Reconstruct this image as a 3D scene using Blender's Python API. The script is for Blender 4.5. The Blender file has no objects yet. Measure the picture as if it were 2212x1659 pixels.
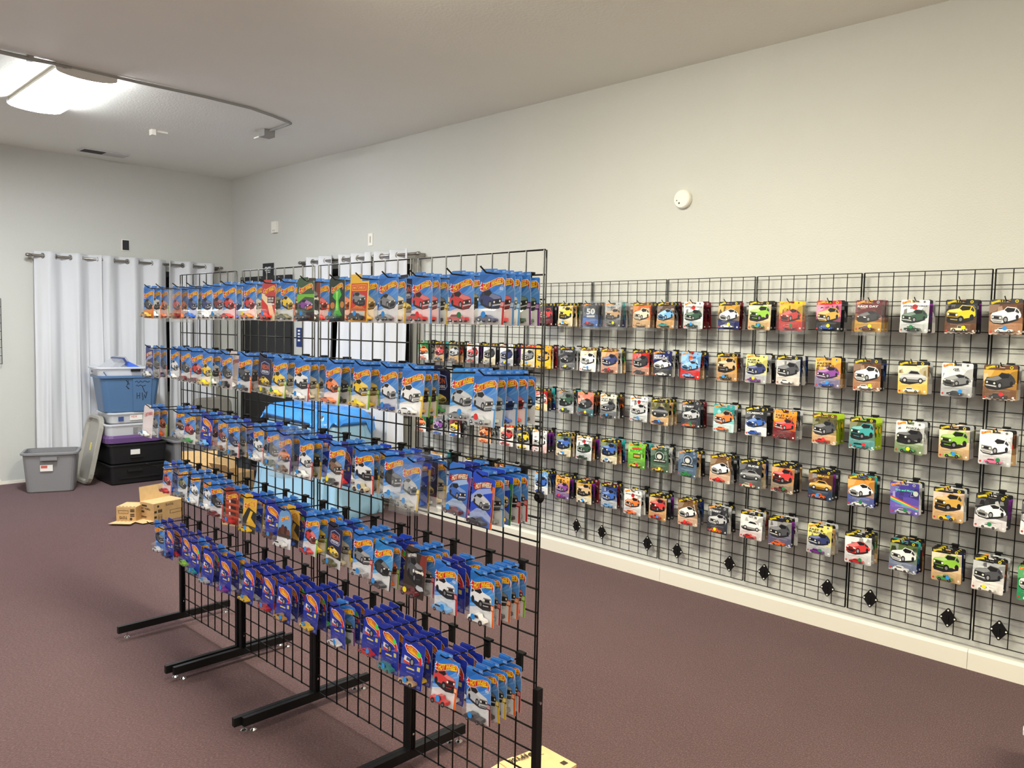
import bpy, math, random
from mathutils import Matrix, Vector
PI = math.pi
random.seed(11)
SC = bpy.context.scene
COL = SC.collection

# ------------------------------------------------------------------ camera
CAM_H, YAW, PIT, ROL, FPX = 1.6585, 0.790, 0.07045, -0.02137, 1722.7
fw = Vector((math.sin(YAW)*math.cos(PIT), math.cos(YAW)*math.cos(PIT), -math.sin(PIT)))
rt = Vector((math.cos(YAW), -math.sin(YAW), 0.0))
dn = fw.cross(rt)
r2 = math.cos(ROL)*rt + math.sin(ROL)*dn
d2 = -math.sin(ROL)*rt + math.cos(ROL)*dn
cam = bpy.data.cameras.new('camera'); cam_o = bpy.data.objects.new('camera', cam)
COL.objects.link(cam_o)
M = Matrix((r2, -d2, -fw)).transposed().to_4x4(); M.translation = (0, 0, CAM_H)
cam_o.matrix_world = M
cam.sensor_width = 36.0; cam.lens = 36.0*FPX/2212.0; cam.clip_start = 0.05
SC.camera = cam_o

# ------------------------------------------------------------------ world, exposure
wd = bpy.data.worlds.new('world'); SC.world = wd; wd.use_nodes = True
wd.node_tree.nodes['Background'].inputs[0].default_value = (0.8, 0.85, 1, 1)
wd.node_tree.nodes['Background'].inputs[1].default_value = 0.02
SC.view_settings.view_transform = 'Standard'; SC.view_settings.look = 'None'
SC.view_settings.gamma = 1.0; SC.view_settings.use_curve_mapping = False
SC.view_settings.exposure = 1.36
SC.cycles.use_denoising = True
SC.cycles.transparent_max_bounces = 32
SC.cycles.max_bounces = 8; SC.cycles.diffuse_bounces = 5; SC.cycles.glossy_bounces = 3
SC.cycles.sample_clamp_indirect = 6.0
# ceiling fixtures of the room: (x, y centre, strength, colour); built as lamps further down
LAMPS = [(1.85, 6.50, 36.0, (0.92, 0.97, 1.0)), (1.85, 2.72, 47.0, (1.0, 0.955, 0.77)), (1.85, -1.1, 42.0, (1.0, 0.94, 0.68)),
         (-1.75, 6.50, 23.0, (0.92, 0.97, 1.0)), (-1.75, 2.72, 23.0, (0.98, 0.98, 0.96)), (-1.75, -1.1, 23.0, (1.0, 0.96, 0.88))]

# ------------------------------------------------------------------ constants of the place
W, D, C = 4.4057, 9.0708, 3.3249          # right wall x, back wall y, ceiling z
XL, YN = -3.6, -3.2                        # left wall, near wall
RX, RY, RA = 1.8192, 1.6749, 0.01577       # freestanding rack: near end, lean of its line
RDX, RDY = -math.sin(RA), math.cos(RA)

# ------------------------------------------------------------------ helpers
def lin(c):
    return tuple((x/255/12.92) if x/255 <= 0.04045 else ((x/255+0.055)/1.055)**2.4 for x in c)
def mix(a, b, t): return tuple(a[i]*(1-t)+b[i]*t for i in range(3))
def lit(c, t): return mix(c, (255, 255, 255), t)
def drk(c, t): return mix(c, (0, 0, 0), t)

class NT:
    def __init__(s, name):
        s.m = bpy.data.materials.new(name); s.m.use_nodes = True
        s.t = s.m.node_tree; s.n = s.t.nodes; s.l = s.t.links
        s.b = s.n['Principled BSDF']; s.out = s.n['Material Output']
    def new(s, typ, **kw):
        n = s.n.new(typ)
        for k, v in kw.items(): setattr(n, k, v)
        return n
def setp(b, col=None, rough=None, metal=None, spec=None, **kw):
    if col is not None: b.inputs['Base Color'].default_value = (*col, 1)
    if rough is not None: b.inputs['Roughness'].default_value = rough
    if metal is not None: b.inputs['Metallic'].default_value = metal
    if spec is not None: b.inputs['Specular IOR Level'].default_value = spec
    for k, v in kw.items(): b.inputs[k].default_value = v
def plain(name, srgb, rough=0.5, metal=0.0, spec=0.5, bump=0.0, bscale=80.0, var=0.0):
    t = NT(name); c = lin(srgb); setp(t.b, c, rough, metal, spec)
    if bump or var:
        co = t.new('ShaderNodeTexCoord'); no = t.new('ShaderNodeTexNoise')
        no.inputs['Scale'].default_value = bscale; no.inputs['Detail'].default_value = 4
        t.l.new(co.outputs['Object'], no.inputs['Vector'])
        if bump:
            bp = t.new('ShaderNodeBump'); bp.inputs['Strength'].default_value = bump; bp.inputs['Distance'].default_value = 0.004
            t.l.new(no.outputs['Fac'], bp.inputs['Height']); t.l.new(bp.outputs['Normal'], t.b.inputs['Normal'])
        if var:
            rp = t.new('ShaderNodeValToRGB')
            rp.color_ramp.elements[0].color = (*[x*(1-var) for x in c], 1); rp.color_ramp.elements[1].color = (*[min(1, x*(1+var)) for x in c], 1)
            rp.color_ramp.elements[0].position = 0.35; rp.color_ramp.elements[1].position = 0.65
            t.l.new(no.outputs['Fac'], rp.inputs['Fac']); t.l.new(rp.outputs['Color'], t.b.inputs['Base Color'])
    return t.m

def m_wall(name, srgb, bs):
    t = NT(name); setp(t.b, lin(srgb), 0.62, 0, 0.35)
    co = t.new('ShaderNodeTexCoord')
    n1 = t.new('ShaderNodeTexNoise'); n1.inputs['Scale'].default_value = bs; n1.inputs['Detail'].default_value = 5
    n2 = t.new('ShaderNodeTexNoise'); n2.inputs['Scale'].default_value = 1.3; n2.inputs['Detail'].default_value = 2
    t.l.new(co.outputs['Object'], n1.inputs['Vector']); t.l.new(co.outputs['Object'], n2.inputs['Vector'])
    bp = t.new('ShaderNodeBump'); bp.inputs['Strength'].default_value = 0.35; bp.inputs['Distance'].default_value = 0.006
    t.l.new(n1.outputs['Fac'], bp.inputs['Height']); t.l.new(bp.outputs['Normal'], t.b.inputs['Normal'])
    rp = t.new('ShaderNodeValToRGB'); c = lin(srgb)
    rp.color_ramp.elements[0].color = (*[x*0.965 for x in c], 1); rp.color_ramp.elements[1].color = (*[x*1.03 for x in c], 1)
    t.l.new(n2.outputs['Fac'], rp.inputs['Fac']); t.l.new(rp.outputs['Color'], t.b.inputs['Base Color'])
    return t.m

def m_carpet():
    t = NT('carpet'); setp(t.b, rough=0.95, spec=0.1)
    t.b.inputs['Sheen Weight'].default_value = 0.24; t.b.inputs['Sheen Roughness'].default_value = 0.55; t.b.inputs['Sheen Tint'].default_value = (1.0, 0.78, 0.82, 1)
    co = t.new('ShaderNodeTexCoord')
    mp = t.new('ShaderNodeMapping'); mp.inputs['Scale'].default_value = (1.0, 2.1, 1.0); mp.inputs['Rotation'].default_value = (0, 0, 0.25)
    t.l.new(co.outputs['Object'], mp.inputs['Vector'])
    n1 = t.new('ShaderNodeTexNoise'); n1.inputs['Scale'].default_value = 95; n1.inputs['Detail'].default_value = 6; n1.inputs['Roughness'].default_value = 0.75
    n2 = t.new('ShaderNodeTexNoise'); n2.inputs['Scale'].default_value = 4.5; n2.inputs['Detail'].default_value = 3
    n3 = t.new('ShaderNodeTexNoise'); n3.inputs['Scale'].default_value = 260; n3.inputs['Detail'].default_value = 2
    for n in (n1, n3): t.l.new(mp.outputs['Vector'], n.inputs['Vector'])
    t.l.new(co.outputs['Object'], n2.inputs['Vector'])
    r1 = t.new('ShaderNodeValToRGB'); e = r1.color_ramp.elements
    e[0].position = 0.34; e[0].color = (*lin((40, 24, 24)), 1)
    e[1].position = 0.68; e[1].color = (*lin((130, 95, 93)), 1)
    k = e.new(0.50); k.color = (*lin((73, 48, 48)), 1)
    t.l.new(n1.outputs['Fac'], r1.inputs['Fac'])
    mx = t.new('ShaderNodeMix', data_type='RGBA', blend_type='MULTIPLY'); mx.inputs[0].default_value = 1.0
    r2_ = t.new('ShaderNodeValToRGB'); r2_.color_ramp.elements[0].color = (0.86, 0.84, 0.84, 1); r2_.color_ramp.elements[1].color = (1.1, 1.08, 1.08, 1)
    t.l.new(n2.outputs['Fac'], r2_.inputs['Fac'])
    t.l.new(r1.outputs['Color'], mx.inputs[6]); t.l.new(r2_.outputs['Color'], mx.inputs[7])
    t.l.new(mx.outputs[2], t.b.inputs['Base Color'])
    ad = t.new('ShaderNodeMath', operation='ADD'); t.l.new(n1.outputs['Fac'], ad.inputs[0]); t.l.new(n3.outputs['Fac'], ad.inputs[1])
    bp = t.new('ShaderNodeBump'); bp.inputs['Strength'].default_value = 0.8; bp.inputs['Distance'].default_value = 0.008
    t.l.new(ad.outputs[0], bp.inputs['Height']); t.l.new(bp.outputs['Normal'], t.b.inputs['Normal'])
    return t.m

def m_clear(name, tint=(1, 1, 1), gloss=0.10, rough=0.12, milk=0.0):
    t = NT(name); t.n.remove(t.b)
    tr = t.new('ShaderNodeBsdfTransparent'); tr.inputs[0].default_value = (*tint, 1)
    gl = t.new('ShaderNodeBsdfGlossy'); gl.inputs['Roughness'].default_value = rough
    fr = t.new('ShaderNodeLayerWeight'); fr.inputs['Blend'].default_value = 0.25
    ma = t.new('ShaderNodeMath', operation='MULTIPLY_ADD'); ma.inputs[1].default_value = 0.45; ma.inputs[2].default_value = gloss
    t.l.new(fr.outputs['Facing'], ma.inputs[0])
    mx = t.new('ShaderNodeMixShader'); t.l.new(ma.outputs[0], mx.inputs[0]); t.l.new(tr.outputs[0], mx.inputs[1]); t.l.new(gl.outputs[0], mx.inputs[2])
    last = mx
    if milk:
        df = t.new('ShaderNodeBsdfDiffuse'); df.inputs[0].default_value = (0.85, 0.86, 0.88, 1)
        tl = t.new('ShaderNodeBsdfTranslucent'); tl.inputs[0].default_value = (0.8, 0.82, 0.85, 1)
        a1 = t.new('ShaderNodeMixShader'); a1.inputs[0].default_value = 0.4; t.l.new(df.outputs[0], a1.inputs[1]); t.l.new(tl.outputs[0], a1.inputs[2])
        m2 = t.new('ShaderNodeMixShader'); m2.inputs[0].default_value = milk; t.l.new(mx.outputs[0], m2.inputs[1]); t.l.new(a1.outputs[0], m2.inputs[2])
        last = m2
    t.l.new(last.outputs[0], t.out.inputs[0])
    return t.m

def m_print():
    t = NT('printed_card'); setp(t.b, rough=0.38, spec=0.45)
    a = t.new('ShaderNodeVertexColor'); a.layer_name = 'print'
    t.l.new(a.outputs['Color'], t.b.inputs['Base Color'])
    return t.m
def m_objcol(name, rough, coat=0.0, metal=0.0):
    t = NT(name); setp(t.b, rough=rough, metal=metal)
    t.b.inputs['Coat Weight'].default_value = coat
    o = t.new('ShaderNodeObjectInfo'); t.l.new(o.outputs['Color'], t.b.inputs['Base Color'])
    return t.m
def m_emit(name, col, st):
    t = NT(name); t.n.remove(t.b)
    e = t.new('ShaderNodeEmission'); e.inputs[0].default_value = (*col, 1); e.inputs[1].default_value = st
    t.l.new(e.outputs[0], t.out.inputs[0]); return t.m

MT = dict(
    wall=m_wall('wall_paint', (200, 200, 195), 130), ceil=m_wall('ceiling_texture', (244, 243, 234), 55), wall2=m_wall('bounce_wall_paint', (226, 224, 218), 130), carpet=m_carpet(),  # wall2: unseen walls made paler to bounce more light into the room
    base=plain('baseboard_paint', (232, 226, 214), 0.4, bump=0.1, bscale=30), black=plain('black_powder_coat', (11, 10, 12), 0.5, 0.0, 0.3),
    blackplas=plain('black_plastic', (22, 22, 25), 0.45, bump=0.1, bscale=40), chrome=plain('chrome', (225, 225, 228), 0.18, 1.0),
    steel=plain('brushed_steel_rod', (150, 145, 138), 0.3, 0.9), white=plain('white_plastic', (236, 232, 222), 0.4),
    cloth=plain('white_curtain_cloth', (208, 209, 213), 0.85, spec=0.15, bump=0.15, bscale=300),
    gray=plain('grey_tote_plastic', (128, 127, 130), 0.42, bump=0.12, bscale=120), taupe=plain('grey_lid_plastic', (160, 156, 148), 0.45, bump=0.1, bscale=60),
    darkgray=plain('dark_grey_lid_plastic', (140, 136, 128), 0.5), bluebin=plain('blue_tote_plastic', (76, 108, 146), 0.35),
    purple=plain('purple_lid_plastic', (98, 70, 120), 0.3), cardb=plain('cardboard', (184, 150, 106), 0.85, spec=0.1, var=0.06, bscale=25),
    cardin=plain('cardboard_inside', (206, 173, 126), 0.85, spec=0.1, var=0.05, bscale=25), ink=plain('black_ink', (52, 38, 26), 0.8),
    inkdark=plain('marker_ink', (22, 28, 44), 0.7), paper=plain('paper_label', (228, 224, 220), 0.6), redprint=plain('red_label_print', (196, 92, 84), 0.6),
    doorm=plain('black_door_paint', (26, 26, 28), 0.38), trimgrey=plain('door_frame_paint', (196, 194, 188), 0.5), glassd=plain('dark_window_glass', (10, 11, 13), 0.08),
    signb=plain('black_sign_plastic', (30, 32, 38), 0.5), signblue=plain('blue_sign_plastic', (28, 52, 110), 0.5), signw=plain('white_sign_letter', (235, 235, 235), 0.6),
    clear=m_clear('clear_blister', gloss=0.05, rough=0.10), clearbox=m_clear('clear_box_plastic', (0.97, 0.98, 1.0), 0.07, 0.2, milk=0.35),
    frost=m_clear('frosted_tote_plastic', (0.95, 0.96, 1.0), 0.06, 0.3, milk=0.8),
    prt=m_print(), paint=m_objcol('toy_car_paint', 0.22, 0.6), dot=m_objcol('price_dot_paper', 0.55), tyre=plain('toy_tyre', (20, 20, 22), 0.6), tglass=plain('toy_window', (28, 34, 42), 0.1),
    fixture=plain('lamp_end_cap', (205, 203, 200), 0.5), conduit=plain('grey_conduit', (150, 148, 146), 0.45), ventdark=plain('vent_dark', (60, 60, 62), 0.7), bluegray=plain('storage_case_blue', (58, 74, 128), 0.4),
)
# thin blue plastic sheet
_t = NT('blue_plastic_sheet'); setp(_t.b, lin((64, 146, 232)), 0.22, 0, 0.6)
_t.b.inputs['Transmission Weight'].default_value = 0.0
_c = _t.new('ShaderNodeTexCoord'); _n = _t.new('ShaderNodeTexNoise'); _n.inputs['Scale'].default_value = 3.2; _n.inputs['Detail'].default_value = 3; _n.inputs['Distortion'].default_value = 1.5
_t.l.new(_c.outputs['Object'], _n.inputs['Vector'])
_b = _t.new('ShaderNodeBump'); _b.inputs['Strength'].default_value = 0.9; _b.inputs['Distance'].default_value = 0.05
_t.l.new(_n.outputs['Fac'], _b.inputs['Height']); _t.l.new(_b.outputs['Normal'], _t.b.inputs['Normal'])
MT['sheet'] = _t.m
MT['sheetpale'] = plain('pale_blue_plastic_sheet', (150, 192, 222), 0.25, bump=0.6, bscale=7)

# ---------- mesh building
class MB:
    def __init__(s): s.v = []; s.f = []; s.mi = []; s.m = 0
    def face(s, pts):
        n = len(s.v); s.v += [tuple(p) for p in pts]; s.f.append(list(range(n, n+len(pts)))); s.mi.append(s.m)
    def box(s, x0, x1, y0, y1, z0, z1):
        n = len(s.v)
        s.v += [(x0, y0, z0), (x1, y0, z0), (x1, y1, z0), (x0, y1, z0), (x0, y0, z1), (x1, y0, z1), (x1, y1, z1), (x0, y1, z1)]
        for q in ((0, 3, 2, 1), (4, 5, 6, 7), (0, 1, 5, 4), (1, 2, 6, 5), (2, 3, 7, 6), (3, 0, 4, 7)):
            s.f.append([n+i for i in q]); s.mi.append(s.m)
        return s
    def tube(s, pts, r, k=6, cap=True):
        pts = [Vector(p) for p in pts]; rings = []
        for i, p in enumerate(pts):
            d = (pts[min(i+1, len(pts)-1)]-pts[max(i-1, 0)]).normalized()
            a = d.cross(Vector((0, 0, 1)))
            if a.length < 1e-4: a = d.cross(Vector((1, 0, 0)))
            a.normalize(); b = d.cross(a)
            rr = r[i] if isinstance(r, (list, tuple)) else r
            n = len(s.v); rings.append(n)
            for j in range(k):
                t = 2*PI*j/k; s.v.append(tuple(p+a*math.cos(t)*rr+b*math.sin(t)*rr))
        for q in range(len(pts)-1):
            for j in range(k):
                s.f.append([rings[q]+j, rings[q]+(j+1) % k, rings[q+1]+(j+1) % k, rings[q+1]+j]); s.mi.append(s.m)
        if cap:
            s.f.append([rings[0]+j for j in range(k)][::-1]); s.mi.append(s.m)
            s.f.append([rings[-1]+j for j in range(k)]); s.mi.append(s.m)
        return s
    def loft(s, loops, cap0=True, cap1=True):
        k = len(loops[0]); base = []
        for L in loops: base.append(len(s.v)); s.v += [tuple(p) for p in L]
        for q in range(len(loops)-1):
            for j in range(k):
                s.f.append([base[q]+j, base[q]+(j+1) % k, base[q+1]+(j+1) % k, base[q+1]+j]); s.mi.append(s.m)
        if cap0: s.f.append([base[0]+j for j in range(k)][::-1]); s.mi.append(s.m)
        if cap1: s.f.append([base[-1]+j for j in range(k)]); s.mi.append(s.m)
        return s
    def prism(s, pts2, y0, y1):            # polygon in x,z extruded along y
        return s.loft([[(x, y0, z) for x, z in pts2], [(x, y1, z) for x, z in pts2]])
    def mesh(s, name, mats, smooth=False):
        me = bpy.data.meshes.new(name); me.from_pydata(s.v, [], s.f)
        for m in (mats if isinstance(mats, (list, tuple)) else [mats]): me.materials.append(m)
        me.polygons.foreach_set('material_index', s.mi)
        if smooth: me.polygons.foreach_set('use_smooth', [True]*len(s.f))
        me.update(); return me
    def obj(s, name, mats, parent=None, smooth=False):
        return link(name, s.mesh(name, mats, smooth), parent)
def link(name, data, parent=None, loc=None, rot=None):
    o = bpy.data.objects.new(name, data); COL.objects.link(o)
    if parent: o.parent = parent
    if loc is not None: o.location = loc
    if rot is not None: o.rotation_euler = rot
    return o
def tag(o, label, cat, group=None, kind=None):
    o['label'] = label
    if cat: o['category'] = cat
    if group: o['group'] = group
    if kind: o['kind'] = kind
    return o
def thing(name, label, cat, loc=(0, 0, 0), rz=0.0, group=None):
    return tag(link(name, None, None, loc, (0, 0, rz)), label, cat, group)
def struct(name, mb, mat, label):
    o = mb.obj(name, mat); o['kind'] = 'structure'; o['label'] = label; return o
def rrect(cx, cy, w, d, r, z, k=4):
    P = []
    for (sx, sy, a0) in ((1, 1, 0), (-1, 1, PI/2), (-1, -1, PI), (1, -1, 1.5*PI)):
        for i in range(k+1):
            a = a0+PI/2*i/k
            P.append((cx+sx*(w/2-r)+r*math.cos(a), cy+sy*(d/2-r)+r*math.sin(a), z))
    return P

# ---------- text outlines (triangulated once per string)
_tc = {}
def glyphs(s, bold=0.0):
    key = (s, bold)
    if key not in _tc:
        cu = bpy.data.curves.new('t', 'FONT'); cu.body = s; cu.resolution_u = 2; cu.offset = bold; cu.fill_mode = 'FRONT'
        ob = bpy.data.objects.new('t', cu); COL.objects.link(ob)
        me = ob.to_mesh()
        vs = [(v.co.x, v.co.y) for v in me.vertices]; fs = [list(p.vertices) for p in me.polygons]
        ob.to_mesh_clear(); bpy.data.objects.remove(ob); bpy.data.curves.remove(cu)
        x0 = min(v[0] for v in vs); x1 = max(v[0] for v in vs); y0 = min(v[1] for v in vs); y1 = max(v[1] for v in vs)
        _tc[key] = ([((x-x0)/(x1-x0), (y-y0)/(y1-y0)) for x, y in vs], fs, (x1-x0)/(y1-y0))
    return _tc[key]
def text_mesh(s, w, h, name, mat, parent, origin, ux, uz, bold=0.02):
    """flat printed text: origin is lower-left corner, ux/uz unit directions in parent's space"""
    vs, fs, _ = glyphs(s, bold); mb = MB(); o = Vector(origin); ux = Vector(ux); uz = Vector(uz)
    mb.v = [tuple(o+ux*(a*w)+uz*(b*h)) for a, b in vs]; mb.f = [list(f) for f in fs]; mb.mi = [0]*len(fs)
    return mb.obj(name, mat, parent)

# ------------------------------------------------------------------ the room shell
struct('floor', MB().box(XL, W, YN, D, -0.05, 0), MT['carpet'], 'mottled plum carpet floor')
struct('ceiling', MB().box(XL, W, YN, D, C, C+0.05), MT['ceil'], 'textured pale grey ceiling')
struct('wall_right', MB().box(W, W+0.1, YN, D+0.1, 0, C), MT['wall'], 'long warm grey painted wall')
struct('wall_back', MB().box(XL, W, D, D+0.1, 0, C), MT['wall'], 'grey painted back wall')
struct('wall_left', MB().box(XL-0.1, XL, YN, D+0.1, 0, C), MT['wall2'], 'unseen left wall, made pale to bounce light')
struct('wall_near', MB().box(XL-0.1, W+0.1, YN-0.1, YN, 0, C), MT['wall2'], 'unseen near wall, made pale to bounce light')
bb = MB()
seams = [-3.2, -0.74, 1.099, 2.935, 5.37, 7.60]
bbr = link('baseboard_right', None); bbr['kind'] = 'structure'; bbr['label'] = 'white painted baseboard along the long wall'
for i in range(len(seams)-1):
    a, b = seams[i]+0.001, seams[i+1]-0.001
    MB().loft([[(W, y, 0), (W-0.016, y, 0), (W-0.016, y, 0.086), (W-0.009, y, 0.1), (W, y, 0.1)] for y in (a, b)]).obj('board', MT['base'], bbr)
# rough strip of old filler along the back wall
rs = MB(); x = XL
random.seed(5)
while x < 2.75:
    w_ = random.uniform(0.05, 0.22); hh = random.uniform(0.012, 0.05)
    rs.box(x, min(x+w_, 2.75), D-random.uniform(0.004, 0.009), D, 0, hh); x += w_
struct('baseboard_back', rs, MT['base'], 'rough white filler strip where the back wall meets the carpet')

# ------------------------------------------------------------------ ceiling fixtures
def ceiling_lamp(x, y, st, col, label):
    t = thing('ceiling_light', label, 'light', (x, y, C))
    hw, hl = 0.185, 0.60
    lens = [(-hw, -0.036)]+[(-hw*math.cos(PI*i/12), -0.044-0.032*math.sin(PI*i/12)) for i in range(13)]+[(hw, -0.036)]
    MB().loft([[(px, yy, pz) for px, pz in lens] for yy in (-hl, hl)], False, False).obj('diffuser', m_emit('lamp_diffuser_glow', col, st), t, True)
    prof = [(-hw, -0.001)]+lens+[(hw, -0.001)]
    for s_ in (-1, 1):
        MB().loft([[(px*1.02, s_*hl+e, pz) for px, pz in prof] for e in (0, s_*0.012)]).obj('end_cap', MT['fixture'], t)
    MB().loft([[(px, yy, pz) for px, pz in ((-0.17, -0.001), (-hw, -0.036), (hw, -0.036), (0.17, -0.001))] for yy in (-hl, hl)]).obj('tray', MT['white'], t)
    return t
lamp_names = ['lit wraparound ceiling light over the curtained corner', 'lit wraparound ceiling light above the freestanding rack', 'lit wraparound ceiling light behind the camera on the wall side',
              'lit wraparound ceiling light far left', 'lit wraparound ceiling light left of the rack', 'lit wraparound ceiling light behind the camera on the left']
for (x, y, st, col), lb in zip(LAMPS, lamp_names): ceiling_lamp(x, y, st, col, lb)

cd = thing('conduit', 'grey metal conduit running across the ceiling to a junction box', 'conduit', (0, 0, C))
zc = -0.014
MB().tube([(XL+0.3, 5.90, zc), (1.35, 5.90, zc), (2.2, 5.89, zc), (2.64, 5.878, zc), (3.02, 5.905, zc), (3.25, 5.985, zc), (3.45, 6.075, zc), (3.475, 6.10, zc)], 0.011, 8).obj('pipe', MT['conduit'], cd, True)
MB().tube([(3.474, 6.09, zc), (3.482, 6.20, zc), (3.487, 6.46, zc)], 0.010, 8).obj('pipe', MT['conduit'], cd, True)
MB().tube([(1.2, 5.87, zc-0.012), (1.5, 5.868, zc-0.016), (1.75, 5.885, zc-0.004)], 0.009, 8).obj('cable', MT['conduit'], cd, True)
MB().tube([(1.70, 5.885, zc-0.01), (1.80, 5.93, -0.03), (1.86, 5.96, -0.03)], 0.009, 8).obj('cable', MT['conduit'], cd, True)
MB().box(1.50, 1.53, 5.875, 5.925, -0.03, -0.001).obj('clamp', MT['conduit'], cd)
jb = thing('junction_box', 'small grey junction box at the end of the ceiling conduit', 'junction box', (3.487, 6.52, C))
MB().box(-0.05, 0.05, -0.05, 0.05, -0.06, -0.001).obj('box', MT['conduit'], jb)
MB().box(-0.05, 0.05, 0.05, 0.14, -0.062, -0.05).obj('cover', MT['white'], jb)
cl = thing('ceiling_bracket', 'small white bracket fixed on the ceiling beyond the light', 'bracket', (2.84, 7.29, C))
MB().box(-0.045, -0.01, -0.03, 0.03, -0.05, -0.001).obj('bracket_foot', MT['white'], cl)
MB().box(-0.01, 0.10, -0.012, 0.012, -0.018, -0.001).obj('bracket_arm', MT['white'], cl)
vt = thing('ceiling_vent', 'pale ceiling air vent with dark slots near the back wall', 'vent', (2.86, 8.66, C))
MB().box(-0.22, 0.22, -0.09, 0.09, -0.012, -0.001).obj('vent_frame', MT['fixture'], vt)
MB().box(-0.20, 0.0, -0.072, 0.072, -0.014, -0.011).obj('vent_opening', MT['ventdark'], vt)
for i in range(7): MB().box(0.0, 0.2, -0.066+i*0.022, -0.060+i*0.022, -0.018, -0.012).obj('slat', MT['fixture'], vt)

sd = thing('smoke_detector', 'round white smoke detector high on the long wall', 'smoke detector', (W-0.001, 2.86, 2.495))
def ringx(x, r, k=28): return [(x, r*math.cos(2*PI*i/k), r*math.sin(2*PI*i/k)) for i in range(k)]
MB().loft([ringx(0, 0.058), ringx(-0.012, 0.060), ringx(-0.026, 0.058), ringx(-0.034, 0.052)], True, True).obj('housing', MT['white'], sd)
for yy, zz, r in ((0.032, -0.008, 0.004), (0.014, -0.026, 0.006)):
    MB().loft([[(-0.0335, yy+r*math.cos(t*PI/4), zz+r*math.sin(t*PI/4)) for t in range(8)], [(-0.0352, yy+r*math.cos(t*PI/4), zz+r*math.sin(t*PI/4)) for t in range(8)]]).obj('sensor_hole', MT['ventdark'], sd)
wb = thing('wall_box', 'slim white box mounted high beside the black door', 'wall box', (W-0.001, 8.035, 2.695))
MB().box(-0.03, 0, -0.05, 0.05, -0.06, 0.06).obj('housing', MT['white'], wb); MB().box(-0.032, -0.029, -0.03, 0.03, -0.045, -0.03).obj('vent_slot', MT['fixture'], wb)
wp = thing('cover_plate', 'white blank cover plate on the wall above the right curtains', 'wall plate', (W-0.001, 6.265, 2.453))
MB().box(-0.006, 0, -0.036, 0.036, -0.057, 0.057).obj('plate', MT['white'], wp); MB().box(-0.008, -0.005, -0.006, 0.006, -0.03, 0.03).obj('slot', MT['conduit'], wp)
bp_ = thing('black_plate', 'black wall box plate with white edge above the left curtains', 'wall plate', (3.2, D-0.001, 2.455))
MB().box(-0.04, 0.04, -0.008, 0, -0.06, 0.06).obj('plate_rim', MT['white'], bp_); MB().box(-0.032, 0.034, -0.012, -0.008, -0.052, 0.052).obj('plate', MT['signb'], bp_)
ex = thing('exit_sign', 'small black EXIT sign with white letters above the black door', 'sign', (W-0.001, 8.2, 2.238))
MB().box(-0.006, 0, -0.12, 0.12, -0.075, 0.075).obj('plate', MT['signb'], ex)
text_mesh('EXIT', 0.13, 0.045, 'lettering', MT['signw'], ex, (-0.0075, 0.065, -0.01), (0, -1, 0), (0, 0, 1), 0.03)
for i in range(5): MB().box(-0.008, -0.006, 0.04-i*0.02-0.006, 0.04-i*0.02+0.006, -0.03, -0.02).obj('braille_mark', MT['signw'], ex)
bs = thing('blue_sign', 'small blue notice with white symbols beside the black door', 'sign', (W-0.001, 7.54, 1.51))
MB().box(-0.005, 0, -0.055, 0.055, -0.1, 0.1).obj('plate', MT['signblue'], bs)
for i in range(4): MB().box(-0.0065, -0.005, -0.02, 0.022, 0.06-i*0.034, 0.078-i*0.034).obj('symbol', MT['signw'], bs)

# door in the long wall
dr = link('door_1', None, None, (W, 8.2, 0)); dr['kind'] = 'structure'; dr['label'] = 'black door with a closer in the long wall'
MB().box(-0.035, -0.002, -0.50, 0.52, 0.01, 2.12).obj('leaf', MT['doorm'], dr)
for y0, y1, z0, z1 in ((-0.55, -0.50, 0, 2.17), (0.52, 0.57, 0, 2.17), (-0.50, 0.52, 2.12, 2.17)):
    MB().box(-0.045, -0.002, y0, y1, z0, z1).obj('frame', MT['doorm'], dr)
MB().box(-0.11, -0.036, -0.44, -0.12, 2.0, 2.07).obj('closer', MT['blackplas'], dr)
MB().tube([(-0.1, -0.2, 2.04), (-0.2, 0.05, 2.05), (-0.06, 0.2, 2.1)], 0.01).obj('closer_arm', MT['black'], dr)
MB().tube([(-0.037, -0.42, 0.98), (-0.09, -0.42, 0.98), (-0.09, -0.30, 0.98)], 0.011, 8).obj('handle', MT['chrome'], dr)
MB().box(-0.038, -0.034, -0.45, -0.385, 0.9, 1.12).obj('lock_plate', MT['steel'], dr)

# windows hidden by the curtains
def window(name, lab, M4):
    t = link(name, None); t.matrix_world = M4; t['kind'] = 'structure'; t['label'] = lab
    for a in ((-0.72, 0.72, 0.92, 2.14), ):
        MB().box(a[0], a[1], -0.02, -0.012, a[2], a[3]).obj('pane', MT['glassd'], t)
    for x0, x1, z0, z1 in ((-0.78, -0.72, 0.86, 2.2), (0.72, 0.78, 0.86, 2.2), (-0.72, 0.72, 0.86, 0.92), (-0.72, 0.72, 2.14, 2.2), (-0.025, 0.025, 0.92, 2.14)):
        MB().box(x0, x1, -0.035, -0.002, z0, z1).obj('frame', MT['blackplas'], t)
window('window_1', 'dark framed window behind the left curtains', Matrix.Translation((3.22, D, 0)))
window('window_2', 'dark framed window behind the right curtains', Matrix.Translation((W, 6.4, 0)) @ Matrix.Rotation(-PI/2, 4, 'Z'))

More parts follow.
